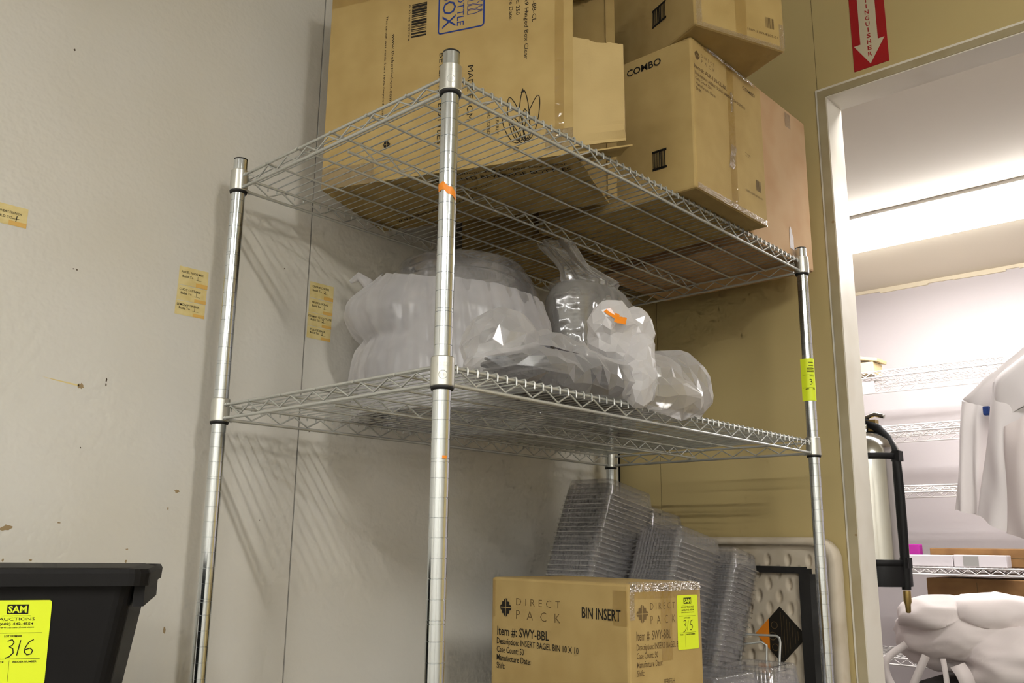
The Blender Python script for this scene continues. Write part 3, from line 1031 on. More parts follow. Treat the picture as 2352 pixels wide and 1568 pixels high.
# --- rosy carton at the end of the shelf
pw, pd, ph = 0.44, 0.318, 0.402
c4 = closed_box('cardboard_carton', (0.552 - pw, 0.957, SHELF_TOP), 0, (pw, pd, ph), 'card_pink', 'plain rosy cardboard carton at the far end of the top shelf')
crinkle_strip(lambda a, b: ((pw, 0.187 + 0.020 * a, 0.03 + (0.045 + 0.012 * math.sin(a * 5)) * b), (1, 0, 0)), 8, 8, 0.001, 33, c4, 'paper')
crinkle_strip(lambda a, b: ((pw, 0.20 + 0.03 * a, ph - 0.05 + 0.04 * b), (1, 0, 0)), 8, 8, 0.0012, 35, c4)
bl = MB()  # thin black wedge, tallest at its near end, tapering along the carton top
bl.grid(lambda a, b: (0.40 + 0.02 * b, 1.02 + 0.205 * a, SHELF_TOP + ph + 0.0005 + 0.022 * (1 - a) * b), 8, 4, smooth=False)
bl.grid(lambda a, b: (0.42 - 0.05 * b, 1.02 + 0.205 * a, SHELF_TOP + ph + 0.0005 + 0.022 * (1 - a) * (1 - b)), 8, 4, smooth=False)
tag(bl.build('black_wedge', 'dark', origin=(0.40, 1.1, SHELF_TOP + ph)), 'thin black wedge along the top of the rosy carton', 'sheet')
closed_box('cardboard_carton', (-0.06, 0.64, SHELF_TOP), 0, (0.235, 0.30, 0.24), 'card', 'small kraft carton behind the COMBO carton, its bottom seen between the top shelf wires')

# --- BIN INSERT carton on the third shelf
iw, idp, ih = 0.3615, 0.197, Z0 - 0.2635 - SHELF_3
an = -7
ax, ay = math.cos(math.radians(an)), math.sin(math.radians(an))
c5 = closed_box('cardboard_carton', (0.53 - iw * ax, 0.479 - iw * ay, SHELF_3), an, (iw, idp, ih), 'card', 'kraft carton printed BIN INSERT with yellow lot 315 sticker, in front of the clear containers')
fl, frt = faces_of((iw, idp, ih))
H = ih
k = iw
fl.diamond_logo(k - 0.3178, H - 0.0560, 0.0175)
fl.text('DIRECT', k - 0.2870, H - 0.0500, 0.0135, width=0.122, space=1.7, bold=-0.012)
fl.text('PACK', k - 0.2870, H - 0.0755, 0.0170, width=0.122, space=2.3, bold=-0.012)
fl.build('printed_logo', 'ink_grey', c5)
fl = Face((0, 0, 0), (1, 0, 0), (0, 0, 1), 0.0007)
fl.diamond_logo(k - 0.3178, H - 0.0560, 0.0175)
fl.text('BIN INSERT', k - 0.1100, H - 0.0620, 0.0185, width=0.0925, bold=0.012)
fl.text('Item #: SWY-BBL', k - 0.3420, H - 0.1080, 0.0165, width=0.147, bold=0.008)
fl.text('Description: INSERT BAGEL BIN 10 X 10', k - 0.3428, H - 0.1240, 0.0110, width=0.2240, bold=0.006)
fl.text('Case Count: 50', k - 0.3428, H - 0.1395, 0.0110, width=0.0790, bold=0.006)
fl.text('Manufacture Date:', k - 0.3428, H - 0.1545, 0.0110, width=0.0980, bold=0.006)
fl.text('Shift:', k - 0.3428, H - 0.1690, 0.0110, width=0.0240, bold=0.006)
fl.build('printed_text', 'ink', c5)
frt.diamond_logo(0.034, H - 0.0500, 0.0155)
frt.text('DIRECT', 0.055, H - 0.0440, 0.0115, width=0.066, space=1.7, bold=-0.012)
frt.text('PACK', 0.055, H - 0.0680, 0.0145, width=0.066, space=2.3, bold=-0.012)
frt.text('Item #: SWY-BBL', 0.0180, H - 0.0930, 0.0150, width=0.090, bold=0.008)
frt.text('Description: INSERT BAGEL BIN 10 X 10', 0.0180, H - 0.1085, 0.0100, width=0.150, bold=0.006)
frt.text('Case Count: 50', 0.0180, H - 0.1225, 0.0100, width=0.054, bold=0.006)
frt.text('Manufacture Date:', 0.0180, H - 0.1365, 0.0100, width=0.066, bold=0.006)
frt.text('Shift:', 0.0180, H - 0.1500, 0.0100, width=0.018, bold=0.006)
frt.text('3FRESH', 0.085, H - 0.1680, 0.0090, width=0.030)
frt.build('printed_text', 'ink_grey', c5)
lot_sticker((iw, 0.1262, H - 0.0222 - 0.0925), (0, 1, 0.0), (0, 0, 1), '315', c5)
tv = Face((iw, 0, 0), (0, 1, 0), (0, 0, 1), 0.0004)
tv.rect(0.082, H - 0.13, 0.112, H)
tv.build('packing_tape', 'tape', c5)
tv = Face((iw, 0, 0), (0, 1, 0), (0, 0, 1), 0.0005)
tv.rect(0.012, H - 0.026, 0.19, H - 0.001)
tv.build('packing_tape', 'tape', c5)
tv = Face((0, 0, 0), (1, 0, 0), (0, 0, 1), 0.0004)
tv.rect(iw - 0.036, H - 0.070, iw - 0.002, H - 0.012)
tv.build('packing_tape', 'tape', c5)
tv = Face((0, 0, 0), (1, 0, 0), (0, 0, 1), 0.0004)
tv.rect(0.002, H - 0.075, 0.012, H - 0.002)
tv.build('packing_tape', 'tape', c5)
crinkle_strip(lambda a, b: ((iw, 0.003 + 0.19 * a, H - 0.014 * b), (1, 0, 0.2)), 44, 5, 0.002, 43, c5)
crinkle_strip(lambda a, b: ((iw, 0.002 + 0.012 * a, H - 0.06 + 0.058 * b), (1, 0, 0)), 5, 16, 0.0015, 45, c5)
crinkle_strip(lambda a, b: ((iw - 0.012 * a, 0.002 + 0.19 * b, H), (0, 0, 1)), 5, 40, 0.002, 47, c5)


# ================================================================== paper labels and sign on the walls
def wall_label(y0, z1, w, h, lines, label, old=True, tall=0.0042):
    f = Face((XW, y0, Z0 + z1 - h), (0, 1, 0.0), (0, 0, 1), 0.0004)
    f.rect(0, 0, w, h)
    o = f.build('paper_label', 'label')
    g = Face((XW, y0, Z0 + z1 - h), (0, 1, 0), (0, 0, 1), 0.0009)
    for (s, a, b, wd, bold) in lines:
        g.text(s, a, b, tall, width=wd, bold=bold)
    for pts, wdt in mark:
        g.stroke(pts, wdt)
    g.build('printed_text', 'ink', o)
    if old:
        k = Face((XW, y0, Z0 + z1 - h), (0, 1, 0), (0, 0, 1), 0.0006)
        k.rect(w * 0.6, 0.0005, w, h * 0.24)
        k.build('tape_piece', 'label_old', o)
    return tag(o, label, 'label', 'yellowed paper labels on the white wall')


def lab(name, y0, z1, w, h, two, num, label, xs=0.006):
    global mark
    b2 = h * 0.42
    mark = [([(w * 0.58, b2 - 0.0006), (w * 0.78, b2 - 0.0012)], 0.0004)]
    if num == '1':
        mark.append(([(w * 0.645, b2 + 0.0062), (w * 0.645, b2 - 0.0012)], 0.0006))
    else:
        mark.append(([(w * 0.60, b2 + 0.0040), (w * 0.63, b2 + 0.0056), (w * 0.66, b2 + 0.0044), (w * 0.60, b2 - 0.0004), (w * 0.67, b2 + 0.0002)], 0.0008))
    wall_label(y0, z1, w, h, [(name, xs, h * 0.66, w * two, 0.006), ('Build To', w * 0.12, b2, w * 0.37, 0.01)], label)


lab('ANGEL FOOD MIX', -0.0555, 0.2975, 0.0585, 0.0350, 0.76, '1', 'yellowed paper label reading ANGEL FOOD MIX on the white wall', 0.004)
lab('CHOC CUSTARD', -0.0560, 0.2615, 0.0585, 0.0285, 0.72, '1', 'yellowed paper label reading CHOC CUSTARD on the white wall', 0.004)
lab('LEMON POWDER', -0.0570, 0.2320, 0.0590, 0.0265, 0.75, '1', 'yellowed paper label reading LEMON POWDER on the white wall', 0.003)
lab('CREAM CHEESE', 0.2320, 0.3330, 0.0605, 0.0340, 0.70, '2', 'yellowed paper label reading CREAM CHEESE on the white wall', 0.006)
lab('TRUFFEL ICING', 0.2320, 0.2975, 0.0605, 0.0300, 0.68, '1', 'yellowed paper label reading TRUFFEL ICING on the white wall', 0.006)
lab('GERMAN CHOCOLATE', 0.2310, 0.2665, 0.0605, 0.0280, 0.97, '2', 'yellowed paper label reading GERMAN CHOCOLATE on the white wall', 0.0008)
lab('FUDGE BASE', 0.2310, 0.2375, 0.0600, 0.0255, 0.62, '2', 'yellowed paper label reading FUDGE BASE on the white wall', 0.008)
mark = [([(0.0455, 0.0115), (0.0555, 0.0125)], 0.0006), ([(0.0518, 0.0170), (0.0508, 0.0075)], 0.0012)]
wall_label(-0.391, 0.3285, 0.0675, 0.0335, [('FAT FREE WHEAT FRENCH', 0.0010, 0.0195, 0.0570, 0.006), ('BUILD TO', 0.019, 0.0110, 0.026, 0.006)], 'yellowed paper label ending in FRENCH at the left edge of the white wall', tall=0.0038)

# fire extinguisher sign
sg = MB().box((0.6600, YB - 0.0022, Z0 + 1.016), (0.7495, YB - 0.0002, Z0 + 1.36)).build('wall_sign', 'red')
tag(sg, 'red and white FIRE EXTINGUISHER arrow sign above the doorway corner', 'sign')
f = Face((0.66, YB - 0.0022, Z0 + 1.016), (1, 0, 0), (0, 0, 1), 0.0004)
f.poly([(0.0435, 0.008), (0.0835, 0.0705), (0.0665, 0.0705), (0.0665, 0.33), (0.0215, 0.33), (0.0215, 0.0705), (0.0045, 0.0705)])
f.build('arrow', 'sign_white', sg)
f = Face((0.66, YB - 0.0022, Z0 + 1.016), (1, 0, 0), (0, 0, 1), 0.0008)
f.text('FIRE', 0.0445, 0.285, 0.018, width=0.040, align='c', bold=0.01)
for i, chh in enumerate('EXTINGUISHER'):
    f.text(chh, 0.0442, 0.030 + 0.0172 * (11 - i), 0.0120, width=0.0105 if chh != 'I' else 0.0026, align='c', bold=0.02)
f.build('sign_text', 'red', sg)

# ================================================================== clear containers on the third shelf
def squarish(hx, hy, r, n_side, flute=0.0, period=0.0085):
    """points round a rounded rectangle, optionally fluted"""
    pts = []
    segs = [((hx, -hy + r), (hx, hy - r), (1, 0)), ((hx - r, hy), (-hx + r, hy), (0, 1)), ((-hx, hy - r), (-hx, -hy + r), (-1, 0)), ((-hx + r, -hy), (hx - r, -hy), (0, -1))]
    corners = [(hx - r, hy - r, 0), (-hx + r, hy - r, 90), (-hx + r, -hy + r, 180), (hx - r, -hy + r, 270)]
    for (a, b, nn), (cx, cy, t0) in zip(segs, corners):
        for i in range(n_side):
            t = i / n_side
            k = flute * math.sin(i * math.pi / 2 + 0.4)
            pts.append((a[0] + (b[0] - a[0]) * t + nn[0] * k, a[1] + (b[1] - a[1]) * t + nn[1] * k))
        for i in range(4):
            th = math.radians(t0 + 90 * i / 4)
            pts.append((cx + r * math.cos(th), cy + r * math.sin(th)))
    return pts


def container_mesh(hx, hy, h, ns=44):
    """thin clear tray lying rim down: flat rim, fluted flaring wall, stepped floor on top"""
    rings = [(0.0, 0, 0, 0.0025), (0.0, 0, 0, 0.0), (-0.0030, 0, 0, 0.0), (-0.0036, 0, 0, 0.004), (-0.0045, 0, 0.0006, 0.0055), (-0.0085, 0, 0.0011, h - 0.008), (-0.0095, 0, 0.0010, h - 0.005), (-0.0115, 0, 0.0, h), (-0.024, 0, 0, h), (-0.026, 0, 0, h - 0.003)]
    mb = MB()
    v = []
    for off, _, fl, z in rings:
        v += [(x, y, z) for x, y in squarish(hx + off, hy + off, 0.016 + off * 0.3, ns, fl)]
    n = len(v) // len(rings)
    f = []
    for i in range(len(rings) - 1):
        for k in range(n):
            f.append((i * n + k, i * n + (k + 1) % n, (i + 1) * n + (k + 1) % n, (i + 1) * n + k))
    mb.add(v, f, True)
    mb.add(v[-n:], [tuple(range(n))])
    return mb


def stack(hx, hy, h, n, pitch, base, tilt, lean, label, group, knee=0.22, yaw=0.0, jitter=0.0012, seed=0):
    """nested trays; tilt = tray tilt about x, lean = sideways drift per metre of height above the knee"""
    rnd = random.Random(seed)
    proto = None
    for i in range(n):
        if proto is None:
            proto = container_mesh(hx, hy, h).build('clear_container', 'clear')
            o = proto
        else:
            o = proto.copy()
            col.objects.link(o)
        z = i * pitch
        up = max(0.0, z - knee)
        o.location = (base[0] + rnd.uniform(-1, 1) * jitter, base[1] + lean * up + rnd.uniform(-1, 1) * jitter, base[2] + z)
        tt = tilt * min(1.0, z / max(knee, 1e-3)) if lean else tilt
        o.rotation_euler = (-math.radians(tt), 0, yaw + rnd.uniform(-0.01, 0.01))
        tag(o, ('topmost ' + label) if i == n - 1 else label, 'container', group)


stack(0.071, 0.096, 0.040, 50, 0.0105, (0.149, 0.825, SHELF_3 + 0.004), 10, 0.43, 'clear plastic tray in the tall leaning stack left of the others', 'trays of the left leaning stack', seed=1)
stack(0.060, 0.080, 0.040, 45, 0.0105, (0.135, 1.055, SHELF_3 + 0.004), 9, 0.36, 'clear plastic tray in the leaning stack at the back, behind the other stacks', 'trays of the back leaning stack', seed=2)
stack(0.066, 0.096, 0.040, 40, 0.0105, (0.284, 0.915, SHELF_3 + 0.004), 11, 0.46, 'clear plastic tray in the middle leaning stack right behind the BIN INSERT carton', 'trays of the middle leaning stack', knee=0.15, seed=3)
stack(0.064, 0.062, 0.040, 36, 0.0105, (0.306, 1.065, SHELF_3 + 0.004), 12, 0.48, 'clear plastic tray in the right leaning stack beside the folding table', 'trays of the right leaning stack', knee=0.06, seed=4)
stack(0.075, 0.088, 0.045, 12, 0.0118, (0.452, 0.865, SHELF_3 + 0.002), 0, 0, 'clear plastic tray in the low upright stack nearest the BIN INSERT carton', 'trays of the low left stack', yaw=-0.06, seed=5)
stack(0.070, 0.074, 0.045, 12, 0.0118, (0.462, 1.058, SHELF_3 + 0.002), 0, 0, 'clear plastic tray in the low upright stack against the far right rack post', 'trays of the low right stack', yaw=0.05, seed=6)

# bent chrome wire standing behind the low stacks
bw = MB()
bw.tube([(0.346, 1.150, SHELF_3 + 0.002), (0.346, 1.205, Z0 - 0.41), (0.352, 1.215, Z0 - 0.403), (0.428, 1.215, Z0 - 0.401), (0.437, 1.213, Z0 - 0.405), (0.441, 1.208, Z0 - 0.415), (0.447, 1.150, SHELF_3 + 0.002)], 0.0028, 8)
wire = bw.build('wire_stand', 'zinc', origin=(0.4, 1.15, SHELF_3))
tag(wire, 'bent chrome wire stand behind the low clear stacks', 'wire stand')
MB().tube([(-0.048, 0.05, 0.198), (-0.008, 0.062, 0.205), (0.004, 0.064, 0.198), (0.014, 0.03, 0.10)], 0.0024, 8).build('inner_loop', 'zinc', wire)

# ================================================================== folding table leaning on the tan wall
TX0, TX1, TZ = -0.06, 0.541, Z0 - 0.176
tb = tag(empty('folding_table', ((TX0 + TX1) / 2, 1.31, 0)), 'white plastic folding table stood on edge against the tan wall', 'table')
inv = Matrix.Translation(-Vector(tb.location))


def put(o):
    o.parent = tb
    o.matrix_parent_inverse = inv
    return o


outer = rounded_rect(TX0, 0.004, TX1, TZ, 0.055, 8)
inner = rounded_rect(TX0 + 0.024, 0.028, TX1 - 0.024, TZ - 0.018, 0.042, 8)
mb = MB()
n = len(outer)
rings = [[(x, 1.352, z) for x, z in outer], [(x, 1.318, z) for x, z in outer],
         [(x * 0.985 + 0.015 * (TX0 + TX1) / 2, 1.310, z * 0.99 + 0.0053) for x, z in outer], [(x, 1.310, z) for x, z in inner], [(x, 1.336, z) for x, z in inner]]
v = [p for r in rings for p in r]
f = [(i * n + k, i * n + (k + 1) % n, (i + 1) * n + (k + 1) % n, (i + 1) * n + k) for i in range(4) for k in range(n)]
mb.add(v, f, True)
mb.add(rings[0], [tuple(range(n))])
put(mb.build('table_rim', 'table_white'))
dims = [(TX0 + 0.042 + 0.054 * i + (0.027 if j % 2 else 0), TZ - 0.055 - 0.029 * j) for j in range(16) for i in range(11)]


def face_y(a, b):
    x = TX0 + 0.015 + (TX1 - TX0 - 0.03) * a
    z = Z0 - 0.64 + (TZ - 0.012 - Z0 + 0.64) * b
    y = 1.327
    d = 0.0
    for dx, dz in dims:
        if abs(dx - x) < 0.02 and abs(dz - z) < 0.024:
            q = ((dx - x) / 0.0048) ** 2 + ((dz - z) / 0.0105) ** 2
            d = max(d, math.exp(-q * q * 0.5))
    return (x, y + 0.011 * d, z)


put(MB().grid(face_y, 190, 150).build('table_underside', 'table_white'))
put(MB().box((TX0 + 0.015, 1.327, 0.02), (TX1 - 0.015, 1.335, Z0 - 0.64)).build('table_underside', 'table_white'))
put(MB().box((0.10, 1.3135, Z0 - 0.262), (0.462, 1.327, Z0 - 0.246)).build('frame_rail', 'dark'))
put(MB().box((0.446, 1.3130, 0.06), (0.474, 1.327, Z0 - 0.250)).build('frame_rail', 'dark'))
rec = MB()


def wavy(a, b):
    z = 0.06 + (Z0 - 0.262 - 0.06) * b
    x1 = 0.500 + 0.006 * math.sin(z * 40) + 0.003 * math.sin(z * 97)
    return (0.474 + (x1 - 0.474) * a, 1.3125 + 0.008 * a, z)


put(rec.grid(wavy, 3, 120).build('dark_gap', 'dark'))  # black wavy sheet standing in for the dark gap inside the lip
fs = Face((0.386, 1.3265, Z0 - 0.409), (1, 0, 0), (0, 0, 1), 0.0005)
R = 0.067
fs.poly([(-R, 0), (0, -R), (R, 0), (0, R)])
dg = put(fs.build('diamond_sticker', 'ink'))
fs = Face((0.386, 1.3265, Z0 - 0.409), (1, 0, 0), (0, 0, 1), 0.0010)
fs.poly([(-R, 0), (-R * 0.45, -R * 0.55), (-R * 0.45, R * 0.55)])
put(fs.build('sticker_corner', 'orange'))
fs = Face((0.386, 1.3265, Z0 - 0.409), (1, 0, 0), (0, 0, 1), 0.0012)
for cx, cz, r in ((-0.016, 0.022, 0.008), (-0.022, -0.004, 0.009), (-0.016, -0.03, 0.008)):
    fs.arc(cx, cz, r, r, 0, 360, 0.0014, 18)
for i in range(7):
    x = 0.002 + 0.007 * i
    fs.rect(x, -R + x + 0.012, x + 0.0007, R - x - 0.012)
put(tag(fs.build('sticker_print', 'ink_grey'), kind='stuff'))

# ================================================================== black tote with lot sticker (lower left)
D = Vector((0.5, 0.866, 0)).normalized()
Nn = Vector((-D.y, D.x, 0))
Qs = Vector((0.31888, -0.40217, Z0 - 0.31283))
ang = math.atan2(D.y, D.x)
TTOP, TBOT = Z0 - 0.232, Z0 - 0.60
tub = tag(empty('storage_tote', Qs - D * 0.087 + Nn * 0.120 - Vector((0, 0, Qs.z - TBOT))), 'black plastic tote with yellow lot 316 sticker in the lower left corner', 'tote')
tub.rotation_euler = (0, 0, ang)
TH = TTOP - TBOT


def tote_ring(hx, hy, r, z):
    return [(x, y, z) for x, y in rounded_rect(-hx, -hy, hx, hy, r, 5)]


sl = 0.15
hx0, hy0 = 0.200, 0.132
levels = [(0.0, 0.0), (0.002, -0.004), (TH - 0.028, 0)]
rings = []
for z in (0.0, 0.004, TH * 0.5, TH - 0.018):
    o_ = sl * (z - TH + 0.02)
    rings.append(tote_ring(hx0 + o_ * 0.95, hy0 + o_ * 0.95, 0.018, z))
rings += [tote_ring(hx0 + 0.002, hy0 + 0.002, 0.018, TH - 0.018), tote_ring(hx0 - 0.003, hy0 - 0.003, 0.016, TH - 0.004)]
for z in (TH * 0.5, 0.008):
    o_ = sl * (z - TH + 0.02)
    rings.append(tote_ring(hx0 + o_ * 0.95 - 0.003, hy0 + o_ * 0.95 - 0.003, 0.016, z))
mb = MB()
n = len(rings[0])
mb.add([p for r in rings for p in r], [(i * n + k, i * n + (k + 1) % n, (i + 1) * n + (k + 1) % n, (i + 1) * n + k) for i in range(len(rings) - 1) for k in range(n)])
mb.add(rings[0], [tuple(reversed(range(n)))])
mb.add(rings[-1], [tuple(range(n))])
mb.build('tub', 'black_plastic', tub)
rim = [tote_ring(hx0 + 0.001, hy0 + 0.001, 0.018, TH - 0.020), tote_ring(hx0 + 0.016, hy0 + 0.012, 0.022, TH - 0.020), tote_ring(hx0 + 0.017, hy0 + 0.013, 0.022, TH - 0.006),
       tote_ring(hx0 + 0.014, hy0 + 0.010, 0.02, TH - 0.001), tote_ring(hx0 + 0.008, hy0 + 0.004, 0.018, TH - 0.004), tote_ring(hx0 - 0.006, hy0 - 0.006, 0.014, TH)]
mb = MB()
mb.add([p for r in rim for p in r], [(i * n + k, i * n + (k + 1) % n, (i + 1) * n + (k + 1) % n, (i + 1) * n + k) for i in range(len(rim) - 1) for k in range(n)])
mb.add(rim[-1], [tuple(range(n))])
mb.build('lid', 'black_plastic', tub)
for s in (-1, 1):
    MB().box((s * (hx0 + 0.006) - 0.006, -hy0 + 0.012, TH - 0.044), (s * (hx0 + 0.006) + 0.006, hy0 - 0.012, TH - 0.018)).build('handle', 'black_plastic', tub)
zs0 = Qs.z - TBOT
yf = lambda z: -(hy0 + sl * 0.95 * (z - TH + 0.02))
slope = Vector((0, -sl * 0.95, 1)).normalized()
lot_sticker((0.087 - 0.0290, yf(zs0 - 0.046), zs0 - 0.046), (1, 0, 0.0), slope, '316', tub, lift=0.0012, dx=-0.005)
# small work table under it
TC = tub.location
wt = tag(empty('work_table', (TC.x, TC.y, 0)), 'small steel work table under the black tote', 'table')
wt.rotation_euler = (0, 0, ang)
bevel_box('table_top', 'steel', (-0.21, -0.13, TBOT - 0.03), (0.21, 0.13, TBOT - 0.0005), 0.004, wt)
for sx in (-1, 1):
    for sy in (-1, 1):
        MB().tube([(sx * 0.18, sy * 0.10, 0), (sx * 0.18, sy * 0.10, TBOT - 0.03)], 0.014, 10).build('leg', 'steel', wt)


# ================================================================== bags on the lower shelf
def crumple(p, f, amp, seed):
    """sharp-creased displacement field"""
    q = Vector(p) * f + Vector((seed, seed * 1.7, seed * 0.3))
    a = 1 - abs(noise.noise(q)) * 2
    b = 1 - abs(noise.noise(q * 2.3 + Vector((5, 1, 2)))) * 2
    return amp * (0.7 * a + 0.4 * b)


# --- round cake domes, nested, with a milky bag drawn up around them
DC = Vector((0.150, 0.440, SHELF_LOW))
for k in range(3):
    s = 1.0 - 0.012 * k
    dz = 0.016 * (2 - k)
    prof = [(0.202 * s, 0.0), (0.204 * s, 0.006), (0.196 * s, 0.010), (0.188 * s, 0.10), (0.170 * s, 0.20), (0.150 * s, 0.255), (0.148 * s, 0.262), (0.137 * s, 0.268), (0.134 * s, 0.280), (0.128 * s, 0.289), (0.116 * s, 0.295), (0.10 * s, 0.297), (0.06 * s, 0.2985), (0.001, 0.299)]
    o = MB().lathe(prof, n=64).build('cake_dome', 'dome')
    o.location = DC + Vector((0, 0, dz))
    tag(o, 'clear round cake dome nested with others inside the milky bag', 'dome', 'nested cake domes in the milky bag')

left = Vector((-0.739, -0.673, 0))
front = Vector((0.673, -0.739, 0))


def bag_one(a, t):
    th = 2 * math.pi * a
    d = Vector((math.cos(th), math.sin(th), 0))
    L = max(0.0, d.dot(left))
    Fq = d.dot(front)
    R_ = max(0.0, -d.dot(left))
    ztop = 0.268 + 0.030 * L ** 2 - 0.012 * max(0, Fq) - 0.02 * R_
    z = ztop * t
    # the film hugs the dome ...
    if z < 0.10:
        r = 0.209 - 0.012 * z / 0.10
    elif z < 0.20:
        r = 0.197 - 0.018 * (z - 0.10) / 0.10
    else:
        r = 0.179 - 0.022 * (z - 0.20) / 0.06
    # ... and its loose mouth bulges out on the left, folded over itself
    bul = L ** 2.5
    r += bul * (0.062 * math.exp(-((z - 0.225) / 0.060) ** 2) - 0.016 * math.exp(-((z - 0.150) / 0.014) ** 2) + 0.022 * math.exp(-((z - 0.09) / 0.05) ** 2))
    # long straight pleats running down from the rim
    sk = th * 13 + 3.2 * z / 0.27
    r += 0.0042 * (abs(math.sin(sk)) - 0.5) * (0.35 + t) + 0.0030 * (abs(math.sin(sk * 1.73 + 1 - 9 * z)) - 0.5)
    p = d * r + Vector((0, 0, z))
    r += crumple(p, 9, 0.0045, 3.1)
    q = DC + d * max(r, 0.192 - 0.055 * max(0, z - 0.05) / 0.25) + Vector((0, 0, z + bul * 0.012 * noise.noise((th * 5, 1, 2))))
    q.x = max(q.x, XW + 0.006)
    return q


bag = MB().grid(bag_one, 220, 60, close_u=True).build('plastic_bag', 'film', origin=tuple(DC))
tag(bag, 'milky plastic bag drawn up around the round cake domes', 'bag')
MB().tube([DC * 0 + left * 0.232 + Vector((0, 0, 0.292)), left * 0.218 + Vector((0.006, 0, 0.302)), left * 0.196 + Vector((0.016, -0.012, 0.284)), left * 0.19 + Vector((0.022, -0.022, 0.262))], [0.004, 0.010, 0.012, 0.006], 9).build('knot', 'film', bag)

# --- clear bag of round deli cups with a twisted neck, behind
CC = Vector((0.285, 0.690, SHELF_LOW))
cupm = None
for (cx, cy, nn) in ((-0.012, -0.030, 30), (0.012, 0.062, 27)):
    for i in range(nn):
        if cupm is None:
            prof = [(0.036, 0.0), (0.038, 0.002), (0.049, 0.050), (0.0505, 0.052), (0.0505, 0.055), (0.054, 0.056), (0.054, 0.059)]
            o = cupm = MB().lathe(prof, n=30, cap_lo=True).build('deli_cup', 'clear')
        else:
            o = cupm.copy()
            col.objects.link(o)
        o.location = CC + Vector((cx, cy, 0.004 + i * 0.0088))
        tag(o, 'clear round deli cup nested in a column inside the twisted clear bag', 'cup', 'deli cups in the clear bag')


def bag_two(a, t):
    th = 2 * math.pi * a
    d = Vector((math.cos(th), math.sin(th), 0))
    if t < 0.72:
        u = t / 0.72
        z = 0.315 * u
        ex = 0.068 + 0.01 * math.sin(math.pi * u)
        ey = 0.120
        r = ex * ey / math.sqrt((ey * d.x) ** 2 + (ex * d.y) ** 2)
        if u > 0.85:
            r *= 1 - 0.35 * ((u - 0.85) / 0.15) ** 2
        c = Vector((0, 0.014, 0))
    else:
        u = (t - 0.72) / 0.28
        z = 0.315 + 0.076 * u
        r = 0.062 * (1 - 0.62 * math.sin(min(1, u * 1.5) * math.pi / 2)) + 0.018 * max(0, u - 0.45) + 0.006 * math.sin(th * 6 + 4 * u)
        c = Vector((-0.012 * u, 0.014 - 0.105 * u, 0))
    p = d * r + Vector((0, 0, z))
    r += crumple(p, 26, 0.005, 8.3) + 0.003 * math.sin(th * 14 + 9 * t)
    return CC + c + d * max(0.004, r) + Vector((0, 0, z))


tag(MB().grid(bag_two, 150, 70, close_u=True).build('plastic_bag', 'film_clear', origin=tuple(CC)), 'clear twisted-top bag of round deli cups behind the cake domes', 'bag')


# --- soft lumps: union of ellipsoids, remeshed and creased
def lump(name, blobs, voxel, m, f, amp, seed, smooth_it=4, squash=None, shade_smooth=True, facets=0, aniso=None):
    bm = bmesh.new()
    for (c, r, rot) in blobs:
        mt = Matrix.Translation(c) @ Matrix.Rotation(rot, 4, 'Z') @ Matrix.Diagonal((*r, 1))
        bmesh.ops.create_icosphere(bm, subdivisions=4, radius=1.0, matrix=mt)
    me = bpy.data.meshes.new(name)
    bm.to_mesh(me)
    bm.free()
    o = bpy.data.objects.new(name, me)
    col.objects.link(o)
    md = o.modifiers.new('r', 'REMESH')
    md.mode = 'VOXEL'
    md.voxel_size = voxel
    ms = o.modifiers.new('s', 'SMOOTH')
    ms.iterations = smooth_it
    dgph = bpy.context.evaluated_depsgraph_get()
    me2 = bpy.data.meshes.new_from_object(o.evaluated_get(dgph))
    bpy.data.objects.remove(o)
    bpy.data.meshes.remove(me)
    nrm = [v.normal.copy() for v in me2.vertices]
    for v, n_ in zip(me2.vertices, nrm):
        q_ = v.co if aniso is None else Vector((v.co.x * aniso[0], v.co.y * aniso[1], v.co.z * aniso[2]))
        v.co += n_ * crumple(q_, f, amp, seed)
        if squash:
            v.co = squash(v.co)
    if facets:                      # collapse to long flat facets: stiff film creases in straight lines
        ob = bpy.data.objects.new(name, me2)
        col.objects.link(ob)
        dc = ob.modifiers.new('d', 'DECIMATE')
        dc.ratio = min(1.0, facets / max(1, sum(len(p.vertices) - 2 for p in me2.polygons)))
        dgph = bpy.context.evaluated_depsgraph_get()
        me3 = bpy.data.meshes.new_from_object(ob.evaluated_get(dgph))
        bpy.data.objects.remove(ob)
        me2 = me3
    me2.polygons.foreach_set('use_smooth', [shade_smooth] * len(me2.polygons))
    me2.materials.clear()
    me2.materials.append(M[m])
    me2.update()
    me2.name = name
    ob = bpy.data.objects.new(name, me2)
    col.objects.link(ob)
    return ob


